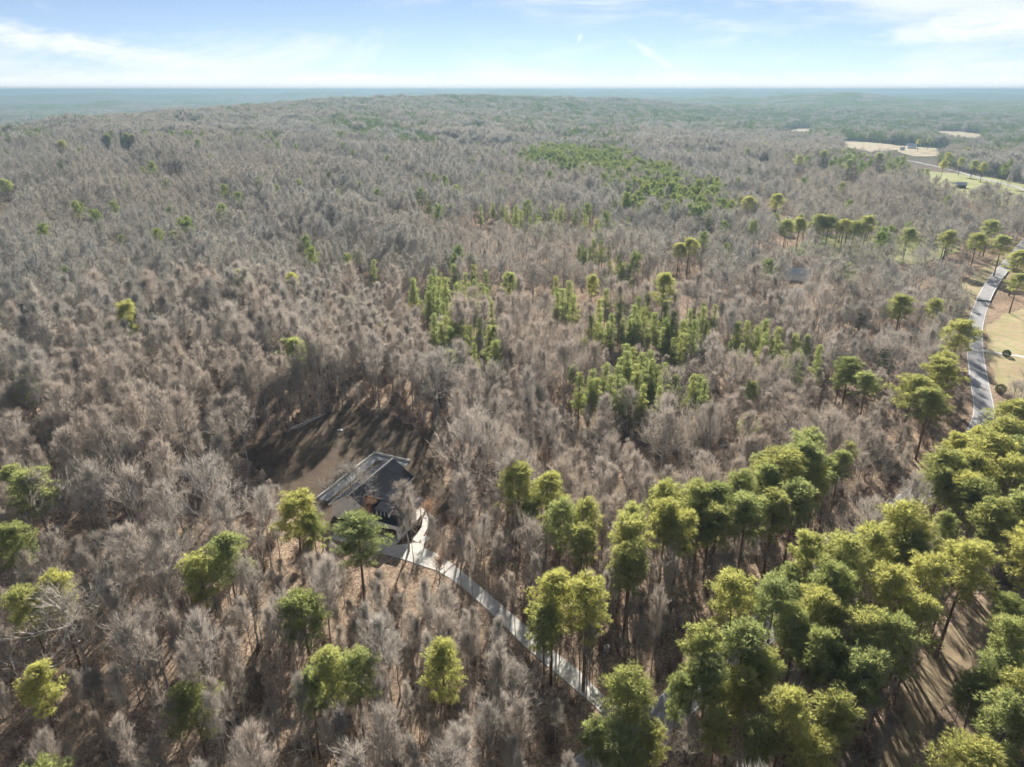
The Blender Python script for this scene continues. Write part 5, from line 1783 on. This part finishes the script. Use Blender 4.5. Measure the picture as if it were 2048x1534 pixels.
lo_, hi_ = P(578, 862), P(652, 828)
ax = unit((hi_ - lo_)[:2]); nx = np.array([ax[1], -ax[0]])
Ltot = np.linalg.norm((hi_ - lo_)[:2])
for k, (f0, f1, off, zz, r_, lab) in enumerate((
        (0.0, .52, 0.0, .35, .30, 'thick pale felled log nearest the left end of the clearing edge'), (.45, .98, .2, .35, .28, 'pale felled log at the far right end of the log row'),
        (.08, .60, .9, .32, .24, 'second felled log lying in front at the left of the row'), (.35, .85, .75, .32, .22, 'slim felled log in front of the middle of the row'),
        (.12, .7, .45, .85, .20, 'felled log lying on top of the others'))):
    q0 = lo_[:2] + ax * Ltot * f0 + nx * off; q1 = lo_[:2] + ax * Ltot * f1 + nx * off
    fallen_log((q0[0], q0[1], zz), (q1[0], q1[1], zz + .05), r_, lab)

# crumpled white tarp lying on the lawn
p = P(680, 861)
nx_, ny_ = 9, 7
gx, gy = np.meshgrid(np.linspace(-.9, .9, nx_), np.linspace(-.5, .5, ny_))
gz = .42 * np.exp(-(gx / .6) ** 2 - (gy / .35) ** 2) + .06 * np.sin(gx * 9 + gy * 7) + .08
V = np.stack([gx.ravel() + p[0], gy.ravel() + p[1], gz.ravel() + .06], 1)
Fc = [(a * nx_ + b, a * nx_ + b + 1, (a + 1) * nx_ + b + 1, (a + 1) * nx_ + b) for a in range(ny_ - 1) for b in range(nx_ - 1)]
tag(link('tarp', mesh_from('tarp', V, Fc, [M['white_plastic']], smooth=True)), 'small crumpled white tarp lying on the brown lawn', 'tarp')

# utility cabinet under the pines by the drive
p = P(1213, 1303)
cab = link('utility_cabinet', None, None, (p[0], p[1], p[2]), (0, 0, .5))
tag(cab, 'small pale utility cabinet in the shade right of the driveway', 'cabinet')
MB().box(-.6, .6, -.5, .5, 0, .15).build('base', M['concrete_cut'], cab)
MB().box(-.5, .5, -.4, .4, .15, 1.25).build('body', M['white_plastic'], cab)
MB().box(-.55, .55, -.45, .45, 1.25, 1.33).build('lid', M['white_plastic'], cab)


def bush(u, v, rad, label):
    p = P(u, v)
    rg = np.random.default_rng(int(u))
    n = 1400
    d = unit(rg.normal(size=(n, 3)) * np.array([1, 1, .9]) + np.array([0, 0, .25]))
    q = d * rad * rg.uniform(.6, 1.0, (n, 1)) + np.array([0, 0, rad * .75])
    q[:, 2] = np.maximum(q[:, 2], .1)
    lf = Geo(); lf.slivers(q, unit(d + rg.normal(size=d.shape) * .5), rg.uniform(.2, .45, n), .16, rg)
    st = Geo()
    for k in range(6):
        st.tube(bend_path((0, 0, 0), (math.cos(k), math.sin(k), 1.4), rad * 1.2, 3, rg), [.06, .05, .03, .02], 4)
    b = link('evergreen_bush', None, None, (p[0], p[1], p[2]))
    tag(b, label, 'bush')
    link('stem', geo_mesh('bush_stem', [st], [M['bark']]), b)
    link('foliage', geo_mesh('bush_foliage', [lf], [M['cedar_needle']]), b)


bush(2012, 712, 1.5, 'round evergreen bush beside the white drive on the lawn')
bush(1918, 625, 2.1, 'dark round bush on the tan verge left of the road')
bush(2000, 785, 1.8, 'dark bush at the road edge below the lawn')

# ------------------------------------------------------------------ the air
me = mesh_from('haze', [(-31000, -31000, -140), (31000, -31000, -140), (31000, 31000, -140), (-31000, 31000, -140), (-31000, -31000, 113), (31000, -31000, 113), (31000, 31000, 113), (-31000, 31000, 113)],
               [(0, 3, 2, 1), (4, 5, 6, 7), (0, 1, 5, 4), (1, 2, 6, 5), (2, 3, 7, 6), (3, 0, 4, 7)], [])
hm, hnt, hout = new_mat('haze')
pv = hnt.nodes.new('ShaderNodeVolumePrincipled')
pv.inputs['Color'].default_value = (0.19, 0.285, 0.36, 1)
pv.inputs['Density'].default_value = 2.1e-4
pv.inputs['Anisotropy'].default_value = 0.25
hnt.links.new(pv.outputs[0], hout.inputs['Volume'])
me.materials.append(hm)
o = link('haze', me)
tag(o, 'thin bluish haze hanging over the distant woods', kind='stuff')
